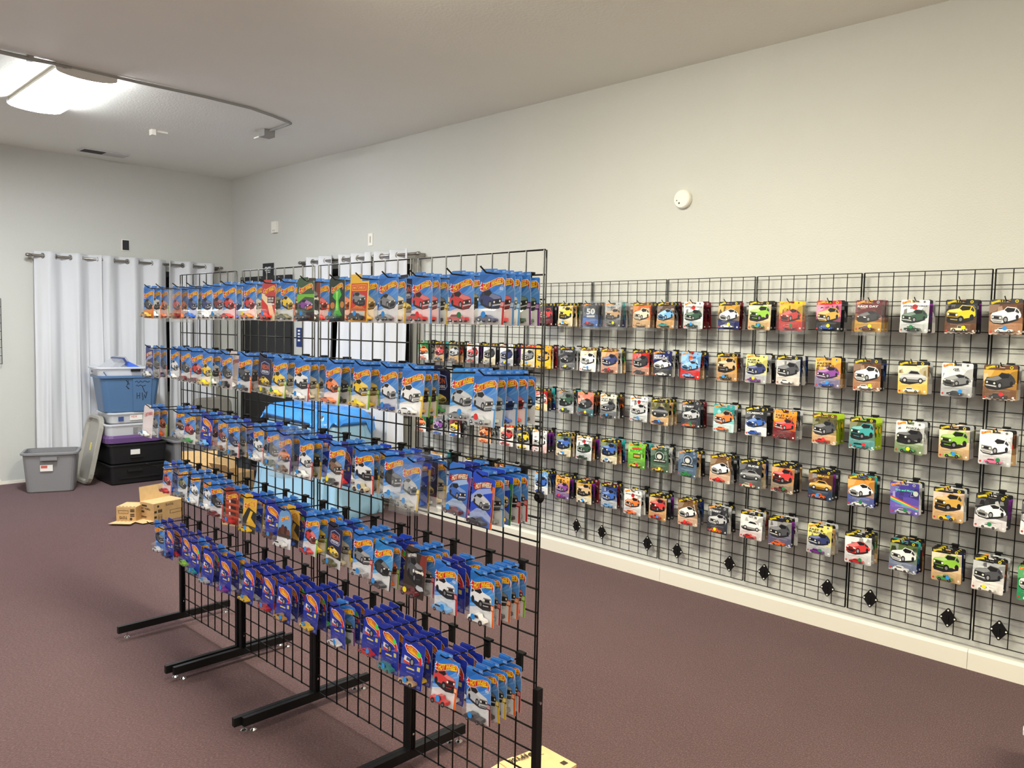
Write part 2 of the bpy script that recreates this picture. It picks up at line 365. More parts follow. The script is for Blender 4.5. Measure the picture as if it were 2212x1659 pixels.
# ------------------------------------------------------------------ curtains on rods (local: x along the rod, -y into the room)
def curtain_set(M4, x0, x1, spans, z_rod, zb, labs, rodlab, period, seed):
    rn = random.Random(seed)
    rod = thing('curtain_rod', rodlab, 'curtain rod'); rod.matrix_world = M4
    MB().tube([(x0-0.03, -0.1, z_rod), (x1+0.06, -0.1, z_rod)], 0.0125, 10).obj('rod', MT['steel'], rod, True)
    for xx, s_ in ((x0-0.03, -1), (x1+0.06, 1)):
        MB().tube([(xx, -0.1, z_rod), (xx+s_*0.012, -0.1, z_rod), (xx+s_*0.03, -0.1, z_rod), (xx+s_*0.05, -0.1, z_rod), (xx+s_*0.055, -0.1, z_rod)], [0.013, 0.015, 0.018, 0.015, 0.006], 10).obj('finial', MT['steel'], rod, True)
        MB().box(xx-0.008, xx+0.008, -0.1, -0.002, z_rod-0.03, z_rod+0.01).obj('wall_bracket', MT['steel'], rod)
    for (a, b), lab in zip(spans, labs):
        t = thing('curtain', lab, 'curtain'); t.matrix_world = M4
        mb = MB(); NU, NV = max(48, int((b-a)/period*26)), 26; ph = rn.uniform(0, 1)
        zt = z_rod+0.045
        fr = [rn.uniform(0.7, 1.3) for _ in range(12)]
        for j in range(NV+1):
            v = j/NV; z = zt+(zb-zt)*v
            for i in range(NU+1):
                u = i/NU; xx = a+(b-a)*u; k = (xx-a)/period+ph
                amp = 0.042*(1-0.25*v)*(1+0.35*v*math.sin(1.7*k+seed))
                y = -0.1+amp*math.sin(2*PI*k)+0.016*v*math.sin(2*PI*k*2.3+3*v+seed)+0.010*v*math.sin(2*PI*k*4.1-2*v+2*seed)+0.006*math.sin(9*v+5*u)
                xo = 0.02*v*math.sin(2*PI*k*0.5+seed)+0.016*math.sin(2*PI*k*2+0.4)*(0.3+0.7*v)
                mb.v.append((xx+xo*min(1, 6*u, 6*(1-u))-0.02*v*(1-u), y-0.03*v, z))
        for j in range(NV):
            for i in range(NU):
                n = j*(NU+1)+i; mb.f.append([n, n+1, n+NU+2, n+NU+1]); mb.mi.append(0)
        o = mb.obj('cloth', MT['cloth'], t, True)
        so = o.modifiers.new('thick', 'SOLIDIFY'); so.thickness = 0.002
        k0 = math.ceil(2*(ph)); n_ = k0
        while True:
            xx = a+(n_/2-ph)*period
            if xx > b-0.015: break
            if xx > a+0.015:
                rg = MB(); loops = []
                for q in range(14):
                    t_ = 2*PI*q/14; ca, sa = math.cos(t_), math.sin(t_)
                    loops.append([(0.004*math.cos(p_), (0.023+0.005*math.sin(p_))*ca, (0.023+0.005*math.sin(p_))*sa) for p_ in [i_*PI/3 for i_ in range(6)]])
                rg.loft(loops+[loops[0]], False, False)
                g = rg.obj('grommet', MT['steel'], o, True); g.location = (xx, -0.1, z_rod); g.rotation_euler = (0, 0, 0.55*(1 if n_ % 2 else -1))
            n_ += 1
curtain_set(Matrix.Translation((0, D, 0)), 2.31, 4.13, [(2.31, 2.915), (2.925, 3.60), (3.615, 4.13)], 2.275, 0.16,
            ['white grommet curtain at the left end of the back wall', 'white grommet curtain in the middle of the back wall window', 'white grommet curtain nearest the corner on the back wall'], 'steel curtain rod on the back wall', 0.25, 3)
curtain_set(Matrix.Translation((W, 0, 0)) @ Matrix.Rotation(-PI/2, 4, 'Z'), -7.30, -5.52, [(-7.30, -6.70), (-6.60, -6.09), (-6.10, -5.52)], 2.275, 0.14,
            ['white grommet curtain beside the black door', 'white grommet curtain in the middle of the long wall window', 'white grommet curtain at the grid end of the long wall'], 'steel curtain rod on the long wall', 0.24, 8)

# ------------------------------------------------------------------ printed cards
COLS = dict(red=(200, 34, 34), darkred=(110, 22, 26), orange=(236, 104, 30), yellow=(240, 196, 20), gold=(200, 150, 50), green=(40, 140, 60), lime=(130, 190, 40), darkgreen=(24, 62, 40),
            teal=(40, 150, 150), blue=(36, 84, 180), navy=(24, 34, 92), lightblue=(96, 164, 224), purple=(120, 44, 140), pink=(226, 110, 150), white=(236, 236, 236), silver=(178, 180, 184),
            grey=(110, 112, 116), black=(28, 28, 32), brown=(104, 66, 42), tan=(206, 168, 122), beige=(216, 204, 176), maroon=(96, 24, 34), olive=(96, 94, 52), cream=(236, 222, 186), sand=(196, 150, 100), charcoal=(54, 56, 62), sky=(120, 176, 230))
def cc(c): return COLS[c] if isinstance(c, str) else c

class Print:
    def __init__(s, outline, base, hang, back=(225, 222, 216)):
        s.P = []; s.outline = outline; s.base = base; s.hang = hang; s.back = back
    def poly(s, pts, col, layer): s.P.append((layer, cc(col), list(pts), None))
    def rect(s, x0, z0, x1, z1, col, layer): s.poly([(x0, z0), (x1, z0), (x1, z1), (x0, z1)], col, layer)
    def ell(s, cx, cz, rx, rz, col, layer, k=14, rot=0.0):
        c_, s_ = math.cos(rot), math.sin(rot)
        s.poly([(cx+rx*math.cos(t)*c_-rz*math.sin(t)*s_, cz+rx*math.cos(t)*s_+rz*math.sin(t)*c_) for t in [2*PI*i/k for i in range(k)]], col, layer)
    def text(s, txt, fn, col, layer, bold=0.03):
        vs, fs, _ = glyphs(txt, bold); s.P.append((layer, cc(col), [fn(a, b) for a, b in vs], fs))
    def tbox(s, txt, x0, z0, w, h, col, layer, bold=0.02, slant=0.0):
        s.text(txt, lambda a, b: (x0+a*w+slant*b*h, z0+b*h), col, layer, bold)
    def mesh(s, name):
        V = []; F = []; CL = []
        hx, hz = s.hang
        def add(pts, y, col, faces=None):
            n = len(V); V.extend([((x-hx)/1000, y/1000, (z-hz)/1000) for x, z in pts]); c = (*lin(col), 1.0)
            for f in (faces or [range(len(pts))]):
                F.append([n+i for i in f]); CL.extend([c]*len(F[-1]))
        add(s.outline, -0.25, s.base)
        n = len(V); k = len(s.outline)
        V.extend([((x-hx)/1000, 0.00025, (z-hz)/1000) for x, z in s.outline])
        F.append([n+k-1-i for i in range(k)]); CL.extend([(*lin(s.back), 1)]*k)
        for i in range(k):
            F.append([i, (i+1) % k, n+(i+1) % k, n+i][::-1]); CL.extend([(*lin(s.back), 1)]*4)
        for layer, col, pts, fs in s.P: add(pts, -0.25-0.11*layer, col, fs)
        me = bpy.data.meshes.new(name); me.from_pydata(V, [], F)
        a = me.color_attributes.new('print', 'FLOAT_COLOR', 'CORNER')
        a.data.foreach_set('color', [x for c in CL for x in c])
        me.materials.append(MT['prt']); me.update(); return me

def art(p, x0, z0, w, h, col, var, L, mirror=False):
    """a printed three-quarter picture of a car"""
    col = cc(col); hi = lit(col, 0.42); mid = lit(col, 0.12); lo = drk(col, 0.45); blk = (22, 22, 26)
    def q(pts):
        r = [(x0+(100-a if mirror else a)/100*w, z0+b/100*h) for a, b in pts]
        return r[::-1] if mirror else r
    def el(cx, cz, rx, rz, c, l): p.ell(x0+(100-cx if mirror else cx)/100*w, z0+cz/100*h, rx/100*w, rz/100*h, c, l)
    p.poly(q([(6, 22), (30, 8), (60, -2), (88, 4), (98, 18), (90, 30), (40, 30)]), (30, 30, 34), L)
    if var == 0:      # low sports car
        p.poly(q([(2, 42), (10, 58), (26, 74), (42, 80), (54, 74), (78, 60), (93, 48), (98, 32), (94, 16), (82, 8), (62, 6), (46, 14), (28, 20), (12, 28), (3, 34)]), mid, L+1)
        p.poly(q([(24, 71), (42, 77), (55, 71), (44, 56), (26, 60)]), blk, L+2)
        p.poly(q([(10, 56), (22, 69), (24, 59), (12, 48)]), (40, 42, 48), L+2)
        p.poly(q([(44, 55), (56, 70), (80, 57), (91, 45), (70, 40)]), hi, L+2)
        p.poly(q([(70, 39), (93, 45), (96, 32), (92, 17), (80, 9), (63, 8), (58, 26)]), lo, L+2)
        p.poly(q([(66, 24), (90, 29), (89, 18), (68, 13)]), blk, L+3)
        p.poly(q([(60, 38), (70, 40), (69, 33), (60, 31)]), (240, 240, 230), L+3); p.poly(q([(87, 43), (94, 44), (94, 37), (88, 36)]), (240, 240, 230), L+3)
    elif var == 1:    # boxy sedan / muscle
        p.poly(q([(2, 46), (6, 62), (18, 82), (46, 88), (56, 72), (92, 58), (97, 46), (96, 22), (88, 10), (62, 6), (48, 12), (28, 20), (10, 28), (3, 34)]), mid, L+1)
        p.poly(q([(20, 78), (45, 84), (54, 71), (44, 58), (24, 62)]), blk, L+2)
        p.poly(q([(8, 60), (17, 77), (21, 62), (10, 52)]), (46, 50, 58), L+2)
        p.poly(q([(44, 57), (55, 70), (90, 57), (94, 48), (66, 44)]), hi, L+2)
        p.poly(q([(62, 43), (95, 47), (95, 24), (88, 12), (63, 8), (57, 26)]), lo, L+2)
        p.poly(q([(64, 38), (93, 43), (93, 30), (65, 24)]), blk, L+3)
        el(67, 32, 3.5, 5, (240, 236, 220), L+4); el(90, 37, 3, 5, (240, 236, 220), L+4)
        p.poly(q([(60, 20), (95, 26), (94, 20), (61, 13)]), (190, 190, 192), L+3)
    elif var == 2:    # truck / off-roader
        p.poly(q([(2, 48), (4, 74), (14, 94), (48, 98), (58, 80), (90, 72), (97, 62), (96, 34), (88, 22), (62, 18), (48, 24), (28, 30), (10, 36), (3, 40)]), mid, L+1)
        p.poly(q([(18, 90), (46, 94), (55, 79), (46, 68), (22, 72)]), blk, L+2)
        p.poly(q([(6, 72), (14, 89), (19, 72), (8, 62)]), (46, 50, 58), L+2)
        p.poly(q([(46, 67), (57, 79), (88, 71), (93, 62), (64, 58)]), hi, L+2)
        p.poly(q([(62, 57), (95, 61), (95, 36), (88, 24), (63, 20), (57, 36)]), lo, L+2)
        p.poly(q([(66, 52), (91, 56), (91, 42), (67, 38)]), blk, L+3)
        el(64, 46, 4, 6, (244, 240, 224), L+4); el(92, 50, 3, 6, (244, 240, 224), L+4)
        p.poly(q([(58, 30), (96, 36), (95, 28), (59, 22)]), blk, L+3)
        el(50, 22, 11, 20, blk, L+3); el(50, 22, 5, 9, (120, 120, 124), L+4); el(14, 34, 7, 16, blk, L+3); el(90, 18, 6, 14, blk, L+3)
        return
    else:             # long side view
        p.poly(q([(1, 30), (3, 46), (16, 54), (30, 74), (58, 78), (72, 58), (94, 50), (99, 36), (97, 22), (80, 16), (20, 14), (4, 20)]), mid, L+1)
        p.poly(q([(24, 56), (33, 70), (56, 73), (66, 58)]), blk, L+2)
        p.poly(q([(3, 44), (16, 52), (94, 48), (98, 40), (4, 38)]), hi, L+2)
        p.poly(q([(4, 26), (97, 30), (96, 22), (80, 17), (20, 15), (5, 20)]), lo, L+2)
        el(22, 20, 9, 15, blk, L+3); el(22, 20, 5, 8, (196, 196, 198), L+4); el(78, 22, 9, 15, blk, L+3); el(78, 22, 5, 8, (196, 196, 198), L+4)
        p.poly(q([(90, 46), (97, 42), (97, 36), (91, 38)]), (244, 240, 224), L+3)
        return
    el(50, 22, 8, 17, blk, L+3); el(50, 22, 4.5, 10, (150, 150, 154), L+4); el(14, 34, 5, 12, blk, L+3)

def flame_logo(p, x0, z0, w, h, L, fill=(214, 30, 34), txt=(250, 206, 30), edge=(246, 236, 232), letters=True):
    """flame shaped logo band with the two-word name; box x0..x0+w, z0..z0+h"""
    X = lambda a: x0+a*w
    Z = lambda b: z0+b*h
    out = [(0.0, 0.40), (0.05, 0.36), (-0.01, 0.22), (0.06, 0.24), (0.03, 0.08), (0.16, 0.0), (0.34, 0.14), (0.55, 0.36), (0.76, 0.56), (0.90, 0.58), (0.955, 0.44), (0.965, 0.22), (1.0, 0.50), (0.985, 0.80), (0.90, 0.98), (0.72, 0.97), (0.52, 0.82), (0.34, 0.66), (0.20, 0.60), (0.10, 0.62), (0.06, 0.72), (0.05, 0.56)]
    p.poly([(X(a), Z(b)) for a, b in out], edge, L)
    cx, cz = 0.52, 0.52
    inn = []
    for a, b in out: inn.append((a+(cx-a)*0.03+(0.012 if a < 0.5 else -0.012), b+(0.035 if b < 0.2+0.5*a else -0.035)))
    p.poly([(X(a), Z(b)) for a, b in inn], fill, L+1)
    p.poly([(X(a), Z(b)) for a, b in ((0.03, 0.26), (0.13, 0.28), (0.13, 0.34), (0.05, 0.34))], edge, L+2)
    if letters:
        def fn(a, b): return (X(0.15+0.78*a+0.02*b), Z(0.04+0.50*a+0.06*math.sin(PI*a)+b*(0.54-0.14*a)))
        p.text('HOT WHEELS', lambda a, b: (fn(a, b)[0]+0.5, fn(a, b)[1]-0.6), drk(fill, 0.35), L+2, 0.05)
        p.text('HOT WHEELS', fn, txt, L+3, 0.04)

J_CARD = [(0, 0), (107, 0), (107, 145), (104, 149), (50, 149), (50, 155), (72, 155), (72, 163), (70, 166), (13, 166), (0, 153)]
J_HANG = (53, 155)
def mainline(car, var=0, strip=None, bg=(40, 120, 214), bottom=(238, 238, 240), badge=None):
    bg = cc(bg); p = Print(J_CARD, bg, J_HANG)
    p.poly([(0, 60), (107, 60), (107, 120), (60, 96), (0, 84)], lit(bg, 0.2), 1); p.poly([(0, 118), (46, 149), (0, 149)], drk(bg, 0.14), 1); p.poly([(60, 84), (107, 104), (107, 112)], lit(bg, 0.34), 1.5); p.poly([(50, 80), (107, 122), (107, 132)], lit(bg, 0.28), 1.6)
    p.poly([(30, 92), (50, 100), (107, 148), (96, 149), (60, 120)], lit(bg, 0.10), 2)
    p.poly([(0, 0), (107, 0), (107, 62), (70, 48), (36, 50), (0, 40)], bottom, 2)
    p.poly([(0, 40), (36, 50), (70, 48), (107, 62), (107, 72), (68, 56), (34, 58), (0, 52)], lit(bg, 0.35), 1)
    p.rect(4, 158, 46, 163, lit(bg, 0.18), 1); p.rect(56, 157, 69, 163, lit(bg, 0.4), 1)
    art(p, 0, 45, 98, 68, car, var, 3)
    flame_logo(p, 1, 98, 104, 42, 7)
    if badge: p.tbox('50', 84, 102, 14, 9, (225, 232, 245), 3, 0.03)
    if strip:
        p.rect(99, 0, 107, 58, strip, 4); p.rect(88, 50, 107, 70, drk(cc(strip), 0.2), 4); p.rect(91, 54, 104, 66, lit(cc(strip), 0.5), 5)
    p.rect(8, 2, 40, 3.4, (120, 120, 124), 3)
    return p
def nineties(car, var=0, tagc=None, bg=(22, 46, 160)):
    p = Print([(0, 0), (107, 0), (107, 145), (104, 149), (72, 149), (72, 153), (52, 153), (52, 158), (72, 158), (72, 164), (70, 166), (10, 166), (0, 158)], bg, (56, 158))
    p.poly([(0, 66), (107, 84), (107, 96), (60, 78), (0, 88)], lit(bg, 0.3), 1)
    p.poly([(10, 128), (14, 138), (24, 134), (40, 138), (62, 132), (84, 122), (98, 104), (100, 90), (92, 82), (84, 92), (70, 100), (48, 104), (26, 110)], (244, 226, 220), 2)
    p.poly([(13, 128), (16, 134), (26, 131), (40, 135), (62, 129), (82, 119), (95, 103), (97, 92), (91, 85), (86, 94), (70, 103), (48, 107), (27, 113)], (206, 36, 36), 3)
    p.poly([(20, 127), (40, 132), (62, 126), (82, 114), (84, 102), (68, 106), (48, 110), (29, 116)], (250, 190, 40), 4)
    p.text('HOT WHEELS', lambda a, b: (24+a*60, 116-12*a+6*math.sin(PI*a)+b*(13-1*a)), (200, 40, 30), 5, 0.02)
    p.ell(90, 88, 7, 8, (206, 40, 44), 5)
    p.poly([(12, 74), (44, 70), (50, 92), (14, 98)], (232, 226, 224), 2); p.poly([(12, 74), (44, 70), (45, 77), (12, 82)], (206, 60, 50), 3); p.poly([(24, 84), (40, 82), (42, 92), (26, 94)], (54, 80, 150), 4)
    p.ell(52, 82, 12, 14, (30, 30, 40), 3); p.ell(52, 82, 6, 8, (150, 150, 160), 4)
    p.rect(28, 57, 66, 62, (226, 206, 90), 2); p.rect(78, 60, 92, 74, (206, 196, 110), 2)
    p.rect(84, 4, 100, 14, lit(bg, 0.4), 2); p.rect(6, 160, 46, 163, lit(bg, 0.15), 1)
    if tagc: p.poly([(70, 110), (88, 104), (92, 118), (74, 124)], tagc, 7)
    return p
def glowcard(car, var=0, strip='orange', bg=(24, 70, 200)):
    p = Print(J_CARD, bg, J_HANG)
    p.poly([(0, 84), (30, 108), (107, 126), (107, 112), (60, 98), (0, 62)], lit(bg, 0.55), 1)
    p.poly([(0, 0), (107, 0), (107, 30), (70, 52), (30, 50), (0, 30)], lit(bg, 0.65), 1); p.poly([(0, 0), (107, 0), (107, 14), (60, 30), (0, 14)], lit(bg, 0.35), 2)
    art(p, 4, 50, 92, 60, car, var, 3)
    flame_logo(p, 4, 104, 92, 36, 7, (196, 40, 40), (240, 226, 190), (40, 20, 60))
    p.poly([(99, 0), (107, 0), (107, 128), (94, 128), (94, 112), (99, 108)], strip, 4); p.rect(101, 20, 105, 90, drk(cc(strip), 0.7), 5)
    return p
def neon(car='yellow'):
    p = Print(J_CARD, (22, 24, 62), J_HANG)
    p.rect(0, 0, 107, 34, (222, 222, 226), 1)
    p.poly([(18, 92), (22, 128), (50, 138), (88, 130), (94, 96), (84, 84), (30, 84)], (150, 170, 220), 1); p.poly([(21, 93), (25, 126), (50, 135), (85, 128), (91, 97), (82, 87), (32, 87)], (30, 28, 70), 2)
    p.tbox('NEON', 28, 104, 56, 20, (226, 110, 60), 3, 0.02); p.tbox('SPEEDERS', 28, 90, 56, 10, (230, 230, 240), 3, 0.03)
    p.rect(0, 34, 107, 60, (34, 24, 30), 1); art(p, 8, 38, 84, 46, car, 0, 3); return p
def special(kind):
    if kind == 'retro':
        p = Print([(0, 0), (107, 0), (107, 142), (66, 142), (66, 149), (54, 149), (54, 154), (66, 154), (66, 166), (0, 166)], (240, 190, 40), (60, 154))
        p.rect(7, 4, 100, 134, (206, 44, 30), 1); p.rect(12, 108, 95, 130, (250, 176, 40), 2); p.rect(15, 111, 92, 127, (214, 60, 36), 3); p.tbox('MATCHBOX', 19, 114, 70, 10, (250, 190, 60), 4)
        for i in range(9): p.poly([(52, 62), (54, 62), (14+i*10.5, 42), (10+i*10.5, 42)], (240, 150, 40), 2)
        art(p, 14, 54, 80, 52, 'grey', 2, 3); p.rect(14, 6, 93, 38, (240, 200, 60), 2); p.rect(17, 9, 90, 35, (228, 224, 220), 3); return p
    if kind == 'slime':
        p = Print(J_CARD, (30, 46, 36), J_HANG)
        p.poly([(38, 120), (70, 120), (84, 96), (64, 76), (72, 40), (88, 20), (22, 20), (38, 44), (46, 76), (22, 92)], (70, 190, 60), 1); p.poly([(44, 110), (62, 110), (56, 76), (62, 40), (44, 40), (50, 76)], (170, 236, 110), 2)
        p.ell(22, 60, 16, 12, (196, 120, 50), 2); p.ell(88, 60, 14, 12, (196, 130, 50), 2); p.rect(0, 0, 107, 14, (24, 28, 26), 3); flame_logo(p, 12, 104, 84, 36, 5); return p
    if kind == 'stripes':
        p = Print(J_CARD, (196, 60, 56), J_HANG)
        p.poly([(0, 90), (50, 60), (80, 0), (107, 0), (107, 20), (70, 84), (0, 112)], (240, 224, 180), 1); p.poly([(0, 84), (46, 54), (74, 0), (60, 0), (34, 46), (0, 70)], (214, 40, 36), 2)
        p.rect(46, 72, 100, 98, (40, 36, 40), 4); [p.rect(51+i*7, 86, 55.5+i*7, 94, (235, 230, 225) if i != 3 else (200, 90, 80), 5) for i in range(6)]; [p.rect(51+i*7, 76, 55.5+i*7, 83, (235, 230, 225), 5) for i in range(6)]; p.rect(46, 64, 100, 69, (236, 232, 228), 4); flame_logo(p, 10, 104, 92, 38, 6); return p
    if kind == 'white':
        p = Print(J_CARD, (226, 214, 216), J_HANG); flame_logo(p, 8, 100, 92, 36, 2, (226, 206, 206), (206, 90, 90), (206, 120, 120)); p.rect(14, 6, 92, 8, (190, 190, 194), 1); return p
    if kind == 'dark':
        p = Print(J_CARD, (56, 44, 38), J_HANG)
        art(p, 12, 44, 84, 92, 'charcoal', 2, 2); p.poly([(70, 90), (107, 80), (107, 149), (80, 149)], (130, 50, 40), 1); flame_logo(p, 8, 124, 52, 24, 8, (120, 118, 116), (236, 234, 230), (70, 66, 64)); p.rect(56, 84, 88, 91, (240, 236, 220), 8); p.ell(48, 87, 4, 6, (244, 240, 226), 8); p.ell(94, 87, 4, 6, (244, 240, 226), 8); p.poly([(64, 34), (70, 44), (98, 42), (104, 32), (86, 26), (72, 28)], (214, 222, 232), 8); return p
    if kind == 'arch':
        p = Print([(0, 0), (107, 0), (107, 120), (100, 140), (86, 154), (66, 162), (58, 163), (58, 155), (48, 155), (48, 163), (40, 162), (20, 154), (7, 140), (0, 120)], (34, 70, 140), (53, 156))
        p.poly([(5, 46), (102, 46), (102, 118), (94, 138), (80, 149), (54, 154), (26, 149), (12, 138), (5, 118)], (110, 160, 210), 1); p.rect(0, 0, 107, 42, (230, 232, 236), 2)
        for i, (a, b) in enumerate(((20, 60), (40, 74), (62, 70), (84, 58))): p.ell(a, b, 15, 20, [(70, 30, 24), (96, 44, 34), (60, 28, 26), (110, 60, 44)][i], 2+i % 2)
        p.rect(5, 42, 102, 56, (60, 40, 34), 4); flame_logo(p, 22, 104, 64, 28, 5); return p
    if kind == 'splash':
        p = Print(J_CARD, (226, 176, 40), J_HANG); p.poly([(0, 60), (40, 110), (107, 90), (107, 40), (60, 70), (20, 20), (0, 20)], (34, 32, 30), 1); p.poly([(30, 40), (60, 96), (80, 92), (56, 50)], (236, 190, 50), 2); p.poly([(0, 0), (107, 0), (107, 30), (0, 34)], (60, 58, 60), 2); flame_logo(p, 6, 100, 92, 40, 4); return p
    if kind == 'redframe':
        p = Print(J_CARD, (150, 52, 34), J_HANG)
        for z in (30, 58, 86): p.rect(0, z, 107, z+9, (190, 80, 50), 1); p.poly([(30, z+8), (44, z+10), (40, z+22), (30, z+20)], (236, 230, 226), 2); p.rect(46, z+9, 84, z+24, (60, 26, 22), 2)
        flame_logo(p, 6, 104, 92, 38, 4); return p
    if kind == 'purplecar':
        p = Print(J_CARD, (60, 90, 60), J_HANG); p.poly([(0, 70), (50, 92), (107, 86), (107, 100), (0, 104)], (120, 190, 60), 1); p.rect(0, 0, 107, 34, (50, 40, 46), 1); art(p, 4, 38, 98, 58, 'purple', 0, 2); p.poly([(60, 42), (96, 48), (94, 58), (62, 52)], (226, 110, 50), 7); flame_logo(p, 10, 104, 92, 38, 7); return p

P_CARD = [(5, 0), (131, 0), (136, 5), (136, 158), (131, 163), (63, 163), (63, 157.5), (86, 157.5), (86, 150), (52, 150), (52, 163), (5, 163), (0, 158), (0, 5)]
P_HANG = (74, 157.5)
LOGO_ORANGE = ((226, 70, 40), (250, 190, 60), (246, 226, 200)); LOGO_YEL = ((196, 170, 20), (236, 216, 50), (60, 54, 14))
def premium(car, var, top, low, header=None, title=None, tcol='white', check=False, logo=None, mirror=True, disc=None):
    """square-ish collector card: scene band, road band, header, big car, optional title words"""
    top, low = cc(top), cc(low); p = Print(P_CARD, low, P_HANG, (60, 60, 64))
    p.poly([(0, 62), (136, 50), (136, 158), (131, 163), (86, 163), (86, 148), (52, 148), (52, 163), (5, 163), (0, 158)], top, 1)
    p.poly([(0, 62), (136, 50), (136, 78), (92, 92), (40, 84), (0, 96)], mix(top, low, 0.5), 2)
    p.poly([(86, 92), (136, 84), (136, 140), (112, 132), (98, 112)], drk(top, 0.22), 2); p.poly([(0, 100), (30, 110), (44, 140), (0, 150)], lit(top, 0.25), 2)
    p.poly([(8, 0), (60, 46), (74, 46), (40, 0)], lit(low, 0.14), 1)
    sr = random.Random(str((car, var, top, low, title)))
    for _ in range(9):      # printed scenery behind the car
        cx, cz = sr.uniform(8, 128), sr.uniform(72, 134); w_, h_ = sr.uniform(5, 15), sr.uniform(5, 20); c_ = (drk if sr.random() < 0.55 else lit)(mix(top, low, sr.uniform(0, 0.6)), sr.uniform(0.15, 0.5))
        x0_, x1_, z0_, z1_ = max(1, cx-w_), min(135, cx+w_), max(60, cz-h_), min(139, cz+h_)
        p.poly([(x0_, z0_), (x1_, z0_+sr.uniform(0, 5)), (x1_-sr.uniform(0, w_), z1_), (x0_+sr.uniform(0, w_*0.6), z1_-sr.uniform(0, 6))], c_, 2.3+0.05*_)
    for _ in range(6):      # printed road streaks
        zz = sr.uniform(12, 58); x0_ = sr.uniform(0, 60); p.poly([(x0_, zz), (x0_+sr.uniform(30, 70), zz+sr.uniform(1, 7)), (x0_+sr.uniform(20, 50), zz+sr.uniform(2, 9))], (lit if sr.random() < 0.5 else drk)(low, sr.uniform(0.12, 0.3)), 2.0+0.05*_)
    if header: p.poly([(0, 140), (52, 140), (52, 163), (5, 163), (0, 158)], header, 3); p.poly([(86, 143), (136, 146), (136, 158), (131, 163), (86, 163)], header, 3); p.rect(52, 140, 86, 149, header, 3)
    key_ = (title or '').split('|')[0]
    if key_ == 'JURASSIC':
        p.ell(68, 104, 34, 30, (190, 192, 190), 4); p.ell(68, 104, 30, 26, drk(top, 0.35), 5); p.ell(66, 102, 18, 15, (206, 206, 200), 6); p.rect(22, 64, 114, 84, (30, 32, 34), 7)
        p.tbox('JURASSIC WORLD', 26, 69, 84, 10, (230, 228, 222), 8, 0.04); title = None
    elif key_ == 'TURTLES':
        p.rect(30, 124, 106, 134, (206, 60, 50), 5); p.poly([(18, 104), (68, 112), (118, 104), (120, 122), (68, 126), (16, 120)], (40, 120, 50), 4); p.tbox('TURTLES', 22, 106, 92, 14, (120, 214, 70), 8, 0.05); p.rect(40, 66, 100, 96, (60, 70, 50), 4); p.rect(46, 74, 94, 88, (196, 150, 60), 5); title = None
    elif key_ == 'Rick and Morty':
        for i_, c_ in enumerate(((206, 60, 60), (236, 190, 60), (90, 190, 110), (80, 150, 220))): p.poly([(2, 92-6*i_), (60, 70-6*i_), (134, 40-4*i_), (134, 35-4*i_), (60, 64-6*i_), (2, 86-6*i_)], c_, 4)
        p.ell(120, 112, 12, 13, (190, 200, 190), 4); p.tbox('Rick and Morty', 26, 116, 88, 13, tcol, 8, 0.03); title = None
    elif key_ == '50':
        p.tbox('50', 30, 84, 76, 42, (226, 228, 230), 8, 0.04); p.rect(34, 66, 104, 78, (206, 208, 210), 7); title = None
    else: art(p, 3, 48, 130, 92 if not title else 78, car, var, 4, mirror)
    lg = logo or (LOGO_YEL if header in ('black', 'charcoal', 'brown') else LOGO_ORANGE)
    flame_logo(p, 4, 140, 44, 22, 9, *lg)
    p.ell(112, 153, 7, 7, lg[1] if header else (190, 190, 194), 9); p.ell(112, 153, 4.5, 4.5, drk(lg[1], 0.55) if header else (90, 92, 98), 10)
    if title:
        for i, tl in enumerate(title.split('|')):
            p.tbox(tl, 10 if len(tl) > 5 else 50, 126-i*14, min(116, 13*len(tl)), 11, tcol, 9, 0.03)
    if disc: p.ell(68, 128, 13, 13, disc, 8)
    p.rect(24, 44, 112, 46, lit(low, 0.35), 4); p.rect(26, 40, 110, 41.2, lit(low, 0.3), 4)
    p.ell(124, 14, 5, 5, (236, 236, 236), 4)
    if check:
        for i in range(12): p.rect(2+i*11.2, 0.5+(i % 2)*4, 13.2+i*11.2 if i < 11 else 134, 4.5+(i % 2)*4, (236, 234, 230), 3)
    p.ell(9, 14, 5, 5, (200, 60, 56), 4)
    return p

